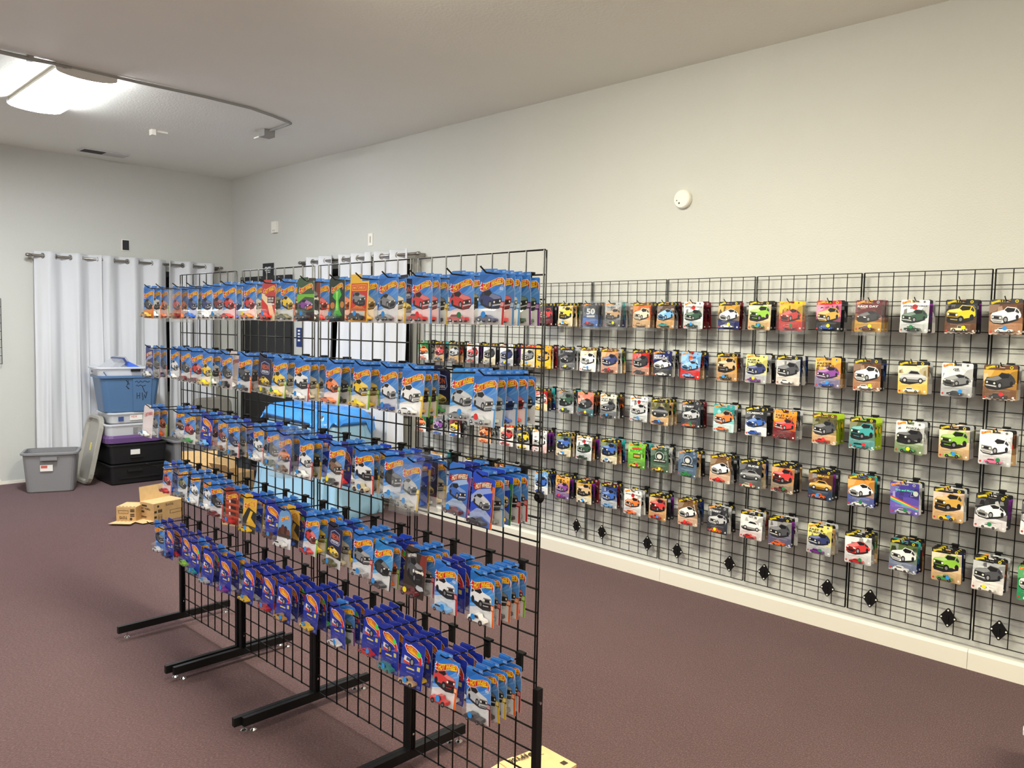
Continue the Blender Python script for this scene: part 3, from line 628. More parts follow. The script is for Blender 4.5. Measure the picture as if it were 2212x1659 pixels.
# ------------------------------------------------------------------ toy cars, blisters, dots (shared meshes)
def toy(var):
    mb = MB()
    P = [[(-36, 6), (-35, 13), (-24, 15), (-10, 22), (6, 22), (18, 15), (33, 12), (36, 7), (34, 4), (-34, 4)],
         [(-36, 6), (-36, 15), (-26, 16), (-20, 24), (4, 24), (12, 16), (34, 15), (36, 8), (35, 5), (-35, 5)],
         [(-35, 9), (-35, 19), (-8, 19), (-6, 30), (10, 30), (15, 20), (33, 18), (35, 11), (34, 8), (-34, 8)],
         [(-35, 6), (-36, 18), (-30, 27), (8, 27), (20, 17), (34, 14), (36, 8), (34, 5), (-34, 5)]][var]
    G = [[(-20, 15.5), (-9.5, 20.6), (5.5, 20.6), (15, 15.5)], [(-23, 16.6), (-19, 22.6), (3.5, 22.6), (9.5, 16.6)], [(-4.6, 20.5), (-4, 28.4), (9, 28.4), (13, 20.5)], [(-30, 18.5), (-27, 25.6), (7, 25.6), (16, 18.5)]][var]
    k = 0.001
    mb.m = 0; hw = 12.0
    lo = [(x, z) for x, z in P]
    mb.loft([[(x*k, -(hw if z < 17 else hw-2.5)*k, z*k) for x, z in lo], [(x*k, (hw if z < 17 else hw-2.5)*k, z*k) for x, z in lo]])
    mb.m = 1
    for s_ in (-1, 1): mb.face([(x*k, s_*(hw-0.4)*k, z*k) for x, z in (G if s_ < 0 else G[::-1])])
    r = 8.5 if var == 2 else 6.2
    for wx in (-22, 22):
        for s_ in (-1, 1):
            c = [(wx+r*math.cos(t), r+r*math.sin(t)) for t in [2*PI*i/10 for i in range(10)]]
            mb.m = 2; mb.loft([[(x*k, s_*8*k, z*k) for x, z in c], [(x*k, s_*12.6*k, z*k) for x, z in c]])
            mb.m = 3; mb.face([(wx*k+3.2*k*math.cos(t), s_*12.8*k, r*k+3.2*k*math.sin(t)) for t in ([2*PI*i/8 for i in range(8)] if s_ < 0 else [-2*PI*i/8 for i in range(8)])])
    return mb.mesh('toy_car', [MT['paint'], MT['tglass'], MT['tyre'], MT['chrome']])
TOYS = [toy(i) for i in range(4)]
def blister(x0, x1, z0, z1, dep, taper):
    mb = MB(); k = 0.001
    A = [(x0, z0), (x1, z0), (x1, z1), (x0, z1)]; B = [(x0+taper, z0+2), (x1-taper, z0+2), (x1-taper, z1-taper), (x0+taper, z1-taper)]
    Cc = [(x0+taper+3, z0+5), (x1-taper-3, z0+5), (x1-taper-3, z1-taper-6), (x0+taper+3, z1-taper-6)]
    mb.loft([[(x*k, -1.8*k, z*k) for x, z in A], [(x*k, -(dep-5.5)*k, z*k) for x, z in B], [(x*k, -dep*k, z*k) for x, z in Cc]], False, True)
    mb.f = [f[::-1] for f in mb.f]
    return mb.mesh('blister', MT['clear'])
# local offsets are measured from the hang point
BL_MAIN = blister(-49, 49, -151, -106, 29, 4)
BL_PREM = blister(-64, 52, -153, -112, 29, 5)
def disc_mesh():
    mb = MB(); k = 18
    mb.loft([[(0.0095*math.cos(2*PI*i/k), y, 0.0095*math.sin(2*PI*i/k)) for i in range(k)] for y in (0, -0.0003)])
    return mb.mesh('price_sticker', MT['dot'])
DOT = disc_mesh()
DOTC = dict(b=(42, 140, 220), y=(244, 222, 20), r=(224, 40, 48), g=(24, 122, 70))
DOTN = dict(b='blue', y='yellow', r='red', g='green')
def prot_mesh(w, h):
    mb = MB(); x0, x1, z0, z1 = -w/2, w/2, -h+0.02, 0.022
    for y in (-0.038, 0.003): mb.face([(x0, y, z0), (x1, y, z0), (x1, y, z1-0.03 if y < 0 else z1), (x0, y, z1-0.03 if y < 0 else z1)])
    mb.face([(x0, -0.038, z0), (x0, 0.003, z0), (x1, 0.003, z0), (x1, -0.038, z0)])
    for x in (x0, x1): mb.face([(x, -0.038, z0), (x, 0.003, z0), (x, 0.003, z1), (x, -0.038, z1-0.03)])
    return mb.mesh('protector', MT['clear'])
PROT_P = prot_mesh(0.146, 0.196); PROT_M = prot_mesh(0.116, 0.19)

def carded(mesh, prem, toycol, tv, loc, rot, label, group, dot=None, prot=False, cat='toy car', nocar=False):
    t = link('collector_toy_car' if prem else 'carded_toy_car', None, None, loc, rot); tag(t, label, cat, group)
    link('card', mesh, t)
    bl = link('blister', BL_PREM if prem else BL_MAIN, t)
    if not nocar:
        c = link('toy_car', TOYS[tv], t, (-0.006 if prem else 0.0, -0.0152, -0.1495))
        c.color = (*lin(cc(toycol)), 1)
        if tv == 2: c.location.z -= 0.0
    if dot:
        s = link('price_sticker', DOT, bl, (random.uniform(-0.012, 0.022), -0.0294, -0.1275 if not prem else -0.128))
        s.color = (*lin(DOTC[dot]), 1)
    if prot: link('protector', PROT_P if prem else PROT_M, t)
    return t

# ------------------------------------------------------------------ grid panels
def wire_mesh(a, b, r, name): return MB().tube([a, b], r, 6).mesh(name, MT['black'], True)
PH, PWD = 1.829, 0.606
V_W = wire_mesh((0, 0, 0), (0, 0, PH), 0.0029, 'vertical_wire'); V_WT = wire_mesh((0, 0, 0), (0, 0, PH), 0.0024, 'vertical_wire')
H_W = wire_mesh((0, 0, 0), (0, PWD, 0), 0.0029, 'horizontal_wire'); H_WT = wire_mesh((0, 0, 0), (0, PWD, 0), 0.0024, 'horizontal_wire')
def grid_panel(loc, rz, label, group, thick=True):
    """panel in local y-z, near end at y=0"""
    t = thing('wire_grid', label, 'grid panel', loc, rz, group)
    V, H = (V_W, H_W) if thick else (V_WT, H_WT)
    for i in range(9): link('vertical_wire', V, t, (0.0, i*PWD/8, 0))
    for i in (0, 8): link('edge_wire', V, t, (0.0105, i*PWD/8, 0))
    for i in range(25): link('horizontal_wire', H, t, (0.0053, 0, PH-i*PH/24))
    return t
def rpos(s, off=0.0): return (RX+RDX*s-off*math.cos(RA), RY+RDY*s-off*math.sin(RA))
ZT = 1.900
PS = [0.0, 0.648, 1.300, 1.977]
pn = ['nearest', 'second nearest', 'second farthest', 'farthest']
for s, nme in zip(PS, pn):
    x, y = rpos(s); grid_panel((x, y, ZT-PH), RA, 'black wire grid panel of the freestanding rack, %s to the camera' % nme, 'freestanding rack panels')
WY0, WPW, WZB, WGX = 3.5582, 0.6191, 0.160, W-0.040
nthw = ['first', 'second', 'third', 'fourth', 'fifth', 'sixth', 'seventh', 'eighth']
for i, k in enumerate(range(-5, 3)):
    grid_panel((WGX, WY0+k*WPW+0.0065, WZB), 0, 'black wire grid panel on the long wall, %s counted from the near end' % nthw[i], 'wall grid panels', False)
# small grid on the back wall at the left frame edge
t = thing('wire_grid', 'short black wire grid panel on the back wall left of the curtains', 'grid panel', (2.02, D-0.045, 1.20))
for i in range(9): MB().tube([(-i*0.0762, 0, 0), (-i*0.0762, 0, 0.635)], 0.003).obj('vertical_wire', MT['black'], t)
for i in range(9): MB().tube([(0, -0.005, i*0.635/8), (-0.61, -0.005, i*0.635/8)], 0.003).obj('horizontal_wire', MT['black'], t)
for xx in (-0.05, -0.56):
    for zz in (0.04, 0.595): MB().box(xx-0.01, xx+0.01, -0.002, 0.044, zz-0.01, zz+0.01).obj('standoff', MT['black'], t)

# diamond brackets on the wall grid
DM = MB().loft([[(0.004, y, z) for y, z in ((0.040, 0), (0.004, 0.048), (-0.004, 0.048), (-0.040, 0), (-0.004, -0.048), (0.004, -0.048))], [(-0.002, y, z) for y, z in ((0.040, 0), (0.004, 0.048), (-0.004, 0.048), (-0.040, 0), (-0.004, -0.048), (0.004, -0.048))]])
DM.box(-0.006, 0.034, -0.004, 0.004, -0.02, 0.012)
DMM = DM.mesh('bracket_plate', MT['black'])
SCM = MB().loft([[(x, 0.0042*math.cos(i*PI/4), 0.0042*math.sin(i*PI/4)) for i in range(8)] for x in (0, -0.002)]).mesh('screw', MT['white'])
dys = [3.636, 3.405, 3.02, 2.788, 2.413, 2.185, 1.805, 1.572, 1.189, 0.963]
for i, y in enumerate(dys[::-1]):
    t = thing('wall_bracket', 'black diamond wall bracket low on the wall grid, %s from the near end' % (['first', 'second', 'third', 'fourth', 'fifth', 'sixth', 'seventh', 'eighth', 'ninth', 'tenth'][i]), 'bracket', (WGX-0.006, y, 0.246), 0, 'diamond wall brackets')
    pl_ = link('bracket_plate', DMM, t)
    for yy, zz in ((0.031, 0), (-0.031, 0), (0, 0.038), (0, -0.038)): link('screw', SCM, pl_, (-0.0015, yy, zz))
dc = thing('grid_connector', 'black clamp knob on the near edge of the freestanding rack', 'clamp', (*rpos(0.0, -0.004), 1.13))
MB().loft([ringx(-0.012, 0.012, 12), ringx(0.0, 0.02, 12), ringx(0.012, 0.012, 12)]).obj('clamp_plate', MT['black'], dc)
MB().tube([(-0.02, 0, 0), (0.02, 0, 0)], 0.005, 8).obj('bolt', MT['black'], dc)

# ------------------------------------------------------------------ rack legs
LEG_BAR = MB(); LEG_BAR.box(-0.305, 0.305, -0.010, 0.010, 0.034, 0.070)
LB = LEG_BAR.mesh('foot_bar', MT['black'])
LP = MB().box(-0.013, 0.013, -0.010, 0.010, 0.066, 0.515).mesh('sleeve_post', MT['black'])
LS = MB().tube([(0, -0.014, 0), (0, 0.014, 0)], 0.0045, 8).mesh('bolt', MT['chrome'])
LF = MB(); LF.tube([(0, 0, 0.0), (0, 0, 0.006), (0, 0, 0.012)], [0.015, 0.014, 0.006], 10); LF.tube([(0, 0, 0.010), (0, 0, 0.036)], 0.005, 8)
LFM = LF.mesh('levelling_foot', MT['chrome'])
ln = ['near end', 'near side of the first joint', 'far side of the first joint', 'near side of the middle joint', 'far side of the middle joint', 'near side of the last joint', 'far side of the last joint', 'far end']
for i, s in enumerate([-0.0135, 0.606+0.0105, 0.648-0.0105, 1.254+0.0115, 1.300-0.0115, 1.906+0.015, 1.977-0.015, 2.597]):
    x, y = rpos(s, 0.0 if i not in (7,) else 0.0)
    sh = (0.0, 0.0, -0.03, 0.0, -0.03, 0.0, -0.02, 0.0)[i]
    t = thing('rack_leg', 'black steel T-shaped leg of the freestanding rack at the %s' % ln[i], 'rack leg', (x, y, 0), RA, 'freestanding rack legs')
    link('foot_bar', LB, t, (-0.03+sh, 0, 0)); link('sleeve_post', LP, t, (0.004, 0, 0))
    for zz in (0.13, 0.47): link('bolt', LS, t, (0.004, 0, zz))
    for xx in (-0.29, 0.25): link('levelling_foot', LFM, t, (xx+sh, 0, 0))

# ------------------------------------------------------------------ hooks
def hook_mesh(L):
    a = MB().tube([(0.0, 0, -0.008), (-L*0.5, 0, -0.006), (-L+0.02, 0, -0.004), (-L, 0, 0.010), (-L-0.004, 0, 0.014)], 0.0026, 6).mesh('prong', MT['black'], True)
    b = MB(); b.box(-0.006, 0.004, -0.012, 0.012, -0.052, 0.006); b.box(-0.006, 0.014, -0.016, 0.016, 0.002, 0.009)
    return a, b.mesh('clip', MT['black'])
HK_R = hook_mesh(0.205); HK_W = hook_mesh(0.175)
ORD = ['first', 'second', 'third', 'fourth', 'fifth', 'sixth', 'seventh', 'eighth', 'ninth', 'tenth', 'eleventh', 'twelfth', 'thirteenth', 'fourteenth', 'fifteenth', 'sixteenth', 'seventeenth', 'eighteenth', 'nineteenth', 'twentieth', 'twenty-first', 'twenty-second', 'twenty-third', 'twenty-fourth']
ROWN = ['top', 'second', 'third', 'fourth', 'bottom']
HS = [0.06, 0.21, 0.388, 0.535, 0.686, 0.848, 1.045, 1.205, 1.35, 1.51, 1.695, 1.86, 2.033, 2.184, 2.375, 2.516]
RZ = [ZT-PH/24*k for k in (1, 5, 9, 13, 17)]

# front card of every rack hook: (off, design, toy colour, toy shape, dot)
_m = lambda *a, **k: ('m', a, k)
_n = lambda *a, **k: ('n', a, k)
_g = lambda *a, **k: ('g', a, k)
_s = lambda a: ('s', (a,), {})
NEON = ('neon', (), {})
RACK = [
 [(.16, _m('navy', 1, 'red', badge=1), 'navy', 0, 'b'), (.15, _m('red', 1, None), 'red', 1, 'g'), (.16, _m('red', 1, 'lightblue'), 'red', 1, 'r'), (.185, _m('grey', 0, None), 'grey', 0, 'b'),
  (.19, _s('retro'), 'black', 1, 'b'), (.18, _s('slime'), 'darkgreen', 0, 'b'), (.19, _s('purplecar'), 'charcoal', 1, 'b'), (.17, _m('yellow', 0, 'orange'), 'olive', 0, None),
  (.17, _s('stripes'), 'red', 1, 'b'), (.17, _m('red', 0, None), 'orange', 0, 'y'), (.17, _m('red', 0, 'red'), 'red', 0, None), (.14, _m('darkred', 1, None), 'grey', 1, 'b'),
  (.11, _m('navy', 1, None), 'white', 1, None), (.11, _m('navy', 1, None), 'blue', 1, 'b'), (.11, _m('red', 0, 'orange', bottom=(214, 110, 60)), 'darkred', 1, None), (.19, _m('charcoal', 0, 'orange', bottom=(220, 140, 70)), 'gold', 1, None)],
 [(.18, _m('silver', 1, 'lightblue'), 'silver', 1, 'r'), (.13, _m('silver', 0, None, bg=(30, 130, 210)), 'grey', 0, 'b'), (.19, _m('white', 1, 'yellow'), 'white', 0, None), (.18, _m('white', 0, 'lightblue'), 'blue', 1, 'b'),
  (.18, _m('yellow', 1, 'lime'), 'yellow', 0, 'y'), (.19, _m('orange', 0, 'lime'), 'orange', 0, None), (.2, _m('white', 2, 'red'), 'white', 1, 'b'), (.2, _m('yellow', 1, 'lime'), 'yellow', 1, 'g'),
  (.19, NEON, 'olive', 1, 'y'), (.19, _m('charcoal', 2, 'orange'), 'charcoal', 1, 'b'), (.18, _m('black', 1, None, bottom=(226, 216, 220)), 'black', 2, 'b'), (.19, _m('yellow', 1, 'lime'), 'yellow', 1, 'y'),
  (.16, _m('red', 0, 'red'), 'maroon', 1, None), (.15, _m('charcoal', 0, 'red'), 'maroon', 1, None), (.12, _m('white', 0, None), 'white', 0, 'b'), (.19, _g('brown', 3, 'blue', bg=(32, 52, 130)), 'silver', 2, None)],
 [(.18, _g('silver', 0, 'orange'), 'charcoal', 0, None), (.14, _g('blue', 1, 'purple', bg=(46, 110, 200)), 'maroon', 1, 'b'), (.19, _m('silver', 0, 'yellow'), 'silver', 0, 'b'), (.15, _m('black', 1, 'red'), 'lightblue', 0, 'b'),
  (.17, _m('white', 2, 'red'), 'cream', 2, 'b'), (.17, _m('brown', 1, 'red'), 'black', 1, 'y'), (.18, _m('white', 1, 'red'), 'white', 3, 'b'), (.18, _m('orange', 3, 'purple', bg=(30, 80, 190)), 'brown', 3, 'b'),
  (.15, _m('black', 1, None), 'darkgreen', 3, 'b'), (.13, _m('white', 1, 'red'), 'white', 1, 'b'), (.15, _m('navy', 1, 'red'), 'charcoal', 1, 'b'), (.12, _m('darkred', 1, 'gold'), 'brown', 1, None),
  (.11, _n('blue', 0), 'lightblue', 2, None), (.13, _m('red', 0, None), 'green', 1, None), (.09, _m('brown', 3, 'red'), 'silver', 1, 'b'), (.195, _s('white'), 'white', 1, 'b')],
 [(.18, _m('white', 2, 'orange', bg=(30, 124, 214)), 'white', 2, 'b'), (.195, _m('white', 2, 'red', badge=1), 'sky', 1, 'b'), (.17, _s('dark'), 'darkred', 2, 'y'), (.19, _m('black', 0, 'charcoal', bg=(28, 130, 206)), 'charcoal', 0, 'b'),
  (.17, _m('grey', 1, 'red'), 'silver', 1, 'b'), (.18, NEON, 'olive', 1, 'b'), (.15, _m('red', 0, 'lime'), 'red', 0, 'b'), (.18, _s('arch'), 'white', 1, None),
  (.15, _n('blue', 1), 'brown', 1, 'b'), (.17, _s('splash'), 'yellow', 0, 'b'), (.16, _s('redframe'), 'red', 1, 'b'), (.15, _m('black', 1, 'red'), 'darkred', 1, None),
  (.11, _m('white', 0, 'lime'), 'white', 0, 'b'), (.10, _m('white', 0, None), 'white', 1, 'b'), (.08, _m('olive', 0, None), 'grey', 1, 'b'), (.10, _m('red', 0, 'red'), 'red', 0, None)],
 [(.19, _m('silver', 1, 'darkred', badge=1), 'charcoal', 1, 'b'), (.18, _m('red', 2, 'orange'), 'red', 2, 'b'), (.17, _n('brown', 2, (70, 220, 90)), 'tan', 2, 'b'), (.16, _n('teal', 1, (70, 220, 90)), 'teal', 3, 'b'),
  (.12, _n('red', 0, (70, 220, 90)), 'red', 0, 'b'), (.17, _n('white', 0), 'white', 0, 'b'), (.15, _n('yellow', 1), 'yellow', 1, 'b'), (.18, _n('tan', 2), 'gold', 2, 'b'),
  (.17, _n('red', 0), 'red', 1, 'b'), (.17, _n('yellow', 0), 'yellow', 0, 'b'), (.19, _n('purple', 1), 'purple', 1, 'b'), (.19, _n('navy', 1), 'silver', 1, 'b'),
  (.17, _n('teal', 0, (70, 220, 90)), 'teal', 0, 'b'), (.15, _n('green', 1), 'lime', 1, None), (.15, _n('red', 1), 'navy', 1, 'b'), (.15, _m('charcoal', 1, None, bottom=(70, 120, 200)), 'white', 1, None)]]
_dc = {}
def design(d):
    key = repr(d)
    if key not in _dc:
        k, a, kw = d
        f = dict(m=mainline, n=nineties, g=glowcard, s=special, neon=neon, p=premium)[k]
        _dc[key] = f(*a, **kw).mesh('card')
    return _dc[key]
def dlook(d):
    k, a, kw = d
    if k == 'm': return '%s-car blue card' % a[0]
    if k == 'n': return '%s-car navy card' % a[0]
    if k == 'g': return '%s-car glossy card' % a[0]
    if k == 'neon': return 'navy neon card'
    if k == 's': return dict(retro='red-yellow card', slime='black-green card', stripes='red-cream card', white='pinkish-white card', dark='dark-brown card', arch='arched-top card', splash='black-yellow card', redframe='brick-red card', purplecar='purple-car card')[a[0]]
    return '%s-car card' % a[0]
rn = random.Random(21)
FOL_M = [_m(c, v, s) for c, v, s in (('red', 1, 'lightblue'), ('silver', 0, 'lightblue'), ('darkgreen', 1, 'purple'), ('black', 1, 'red'), ('charcoal', 1, 'yellow'), ('beige', 1, 'yellow'), ('navy', 0, 'red'), ('orange', 0, 'lime'), ('white', 2, 'orange'), ('grey', 1, 'red'), ('blue', 0, None), ('brown', 2, 'orange'), ('yellow', 1, 'lime'), ('olive', 2, 'yellow'), ('darkred', 0, None), ('black', 0, 'gold'))]
FOL_N = [_n(c, v, t) for c, v, t in (('red', 0, None), ('navy', 1, (70, 220, 90)), ('yellow', 2, None), ('green', 1, None), ('silver', 0, None), ('purple', 2, (226, 60, 50)), ('black', 1, None), ('white', 1, None))]
FOL_G = [_g(c, v, s) for c, v, s in (('blue', 0, 'yellow'), ('yellow', 1, 'green'), ('purple', 0, 'blue'), ('grey', 1, 'purple'))]
# designs of the cards right behind the fronts, where the photograph shows them
KNOWN = {(0, 0): [_m('red', 1, 'lightblue'), _m('silver', 1, 'lightblue'), _m('darkgreen', 1, 'purple'), _m('darkgreen', 1, 'purple')], (0, 1): [_m('olive', 2, 'lime'), _m('olive', 2, 'lime')], (0, 2): [_m('red', 1, 'lightblue'), _m('black', 1, 'yellow')],
         (0, 3): [_m('beige', 1, 'yellow'), NEON], (0, 4): [_m('gold', 0, None)], (0, 6): [_s('dark'), _m('red', 0, 'orange')], (1, 0): [_m('silver', 1, 'lightblue'), _m('blue', 0, 'lightblue'), _m('red', 0, 'lightblue'), _m('black', 1, None)],
         (1, 2): [_m('gold', 2, 'lime'), _m('gold', 2, 'lime'), NEON, NEON], (1, 3): [_m('grey', 1, None)], (1, 4): [_m('yellow', 1, 'lime')], (1, 5): [_m('black', 1, 'lime'), _m('yellow', 1, 'lime')], (1, 10): [_s('white')],
         (2, 0): [_m('grey', 1, 'lightblue'), _g('yellow', 1, 'green'), _m('black', 1, 'red')], (2, 2): [_g('blue', 0, 'yellow'), NEON, _m('beige', 1, 'yellow')], (3, 0): [_m('grey', 1, 'red'), _m('charcoal', 1, 'orange'), _m('charcoal', 1, 'orange'), _m('red', 1, 'lime'), _m('black', 1, 'yellow')],
         (3, 1): [_n('blue', 1), _n('black', 0)], (3, 7): [_s('splash')], (4, 0): [_m('black', 1, 'yellow'), _m('charcoal', 1, 'yellow'), _m('grey', 1, 'orange'), _m('black', 1, 'red'), _m('charcoal', 1, 'red')], (4, 1): [_n('white', 1)]*3}
NF = [4, 3, 3, 3, 3, 3, 3, 3, 3, 3, 2, 2, 2, 2, 2, 2]
FACE = -PI/2+RA
n_r = 0
for ri in range(5):
    for hi, s in enumerate(HS):
        hx, hy = rpos(s)
        t = thing('display_hook', 'black wire display hook, %s from the near end, %s row of freestanding rack' % (ORD[hi], ROWN[ri]), 'hook', (hx-0.004, hy, RZ[ri]), RA, 'display hooks on the freestanding rack')
        link('prong', HK_R[0], t); link('clip', HK_R[1], t)
        off, d, tc, tv, dot = RACK[ri][hi]
        def place(o_, dsg, tc_, tv_, dt, lab, yaw, pitch, roll):
            x, y = rpos(s, o_)
            z = RZ[ri]-0.0035+0.002*(o_/0.2)
            carded(design(dsg), False, tc_, tv_, (x, y, z), (pitch, roll, FACE+yaw), lab, 'carded toy cars on the freestanding rack', dt, prot=(ri, hi) in ((2, 2), (2, 7), (0, 14)))
        where = '%s hook from near end, %s rack row' % (ORD[hi], ROWN[ri])
        nfol = max(1, min(NF[hi], int((off-0.02)/0.031)))
        bp0 = rn.uniform(-0.15, 0.02)*(0.4 if ri == 0 else 1.0)
        place(off, d, tc, tv, dot, '%s, frontmost, %s' % (dlook(d), where), rn.uniform(-.08, .10), bp0, rn.uniform(-.05, .05)); n_r += 1
        fol = list(KNOWN.get((ri, hi), []))
        fol = fol[:max(nfol, 1)]
        while len(fol) < nfol:
            pool = FOL_M if ri < 2 else FOL_M+FOL_G+FOL_N[:3] if ri < 4 else (FOL_N*3+FOL_M[:3] if hi else FOL_M)
            fol.append(rn.choice(pool))
        room = off-0.012; step = min(0.035, room/len(fol))
        if hi == 0 and ri < 2: step = room/len(fol)*0.98
        for q, fd in enumerate(fol):
            o_ = off-step*(q+1)
            place(o_, fd, rn.choice(['red', 'black', 'silver', 'blue', 'white', 'yellow', 'grey', 'green']) if fd[0] in ('neon', 's') else fd[1][0], rn.choice([0, 1, 1, 3]) if fd[0] in ('neon', 's') else (fd[1][1] if len(fd[1]) > 1 else 1), rn.choice([None, None, 'b']),
                  '%s, %s behind front, %s' % (dlook(fd), ORD[q], where), rn.uniform(-.10, .10), bp0*(1-0.25*(q+1))+rn.uniform(-.01, .02), rn.uniform(-.05, .05)); n_r += 1

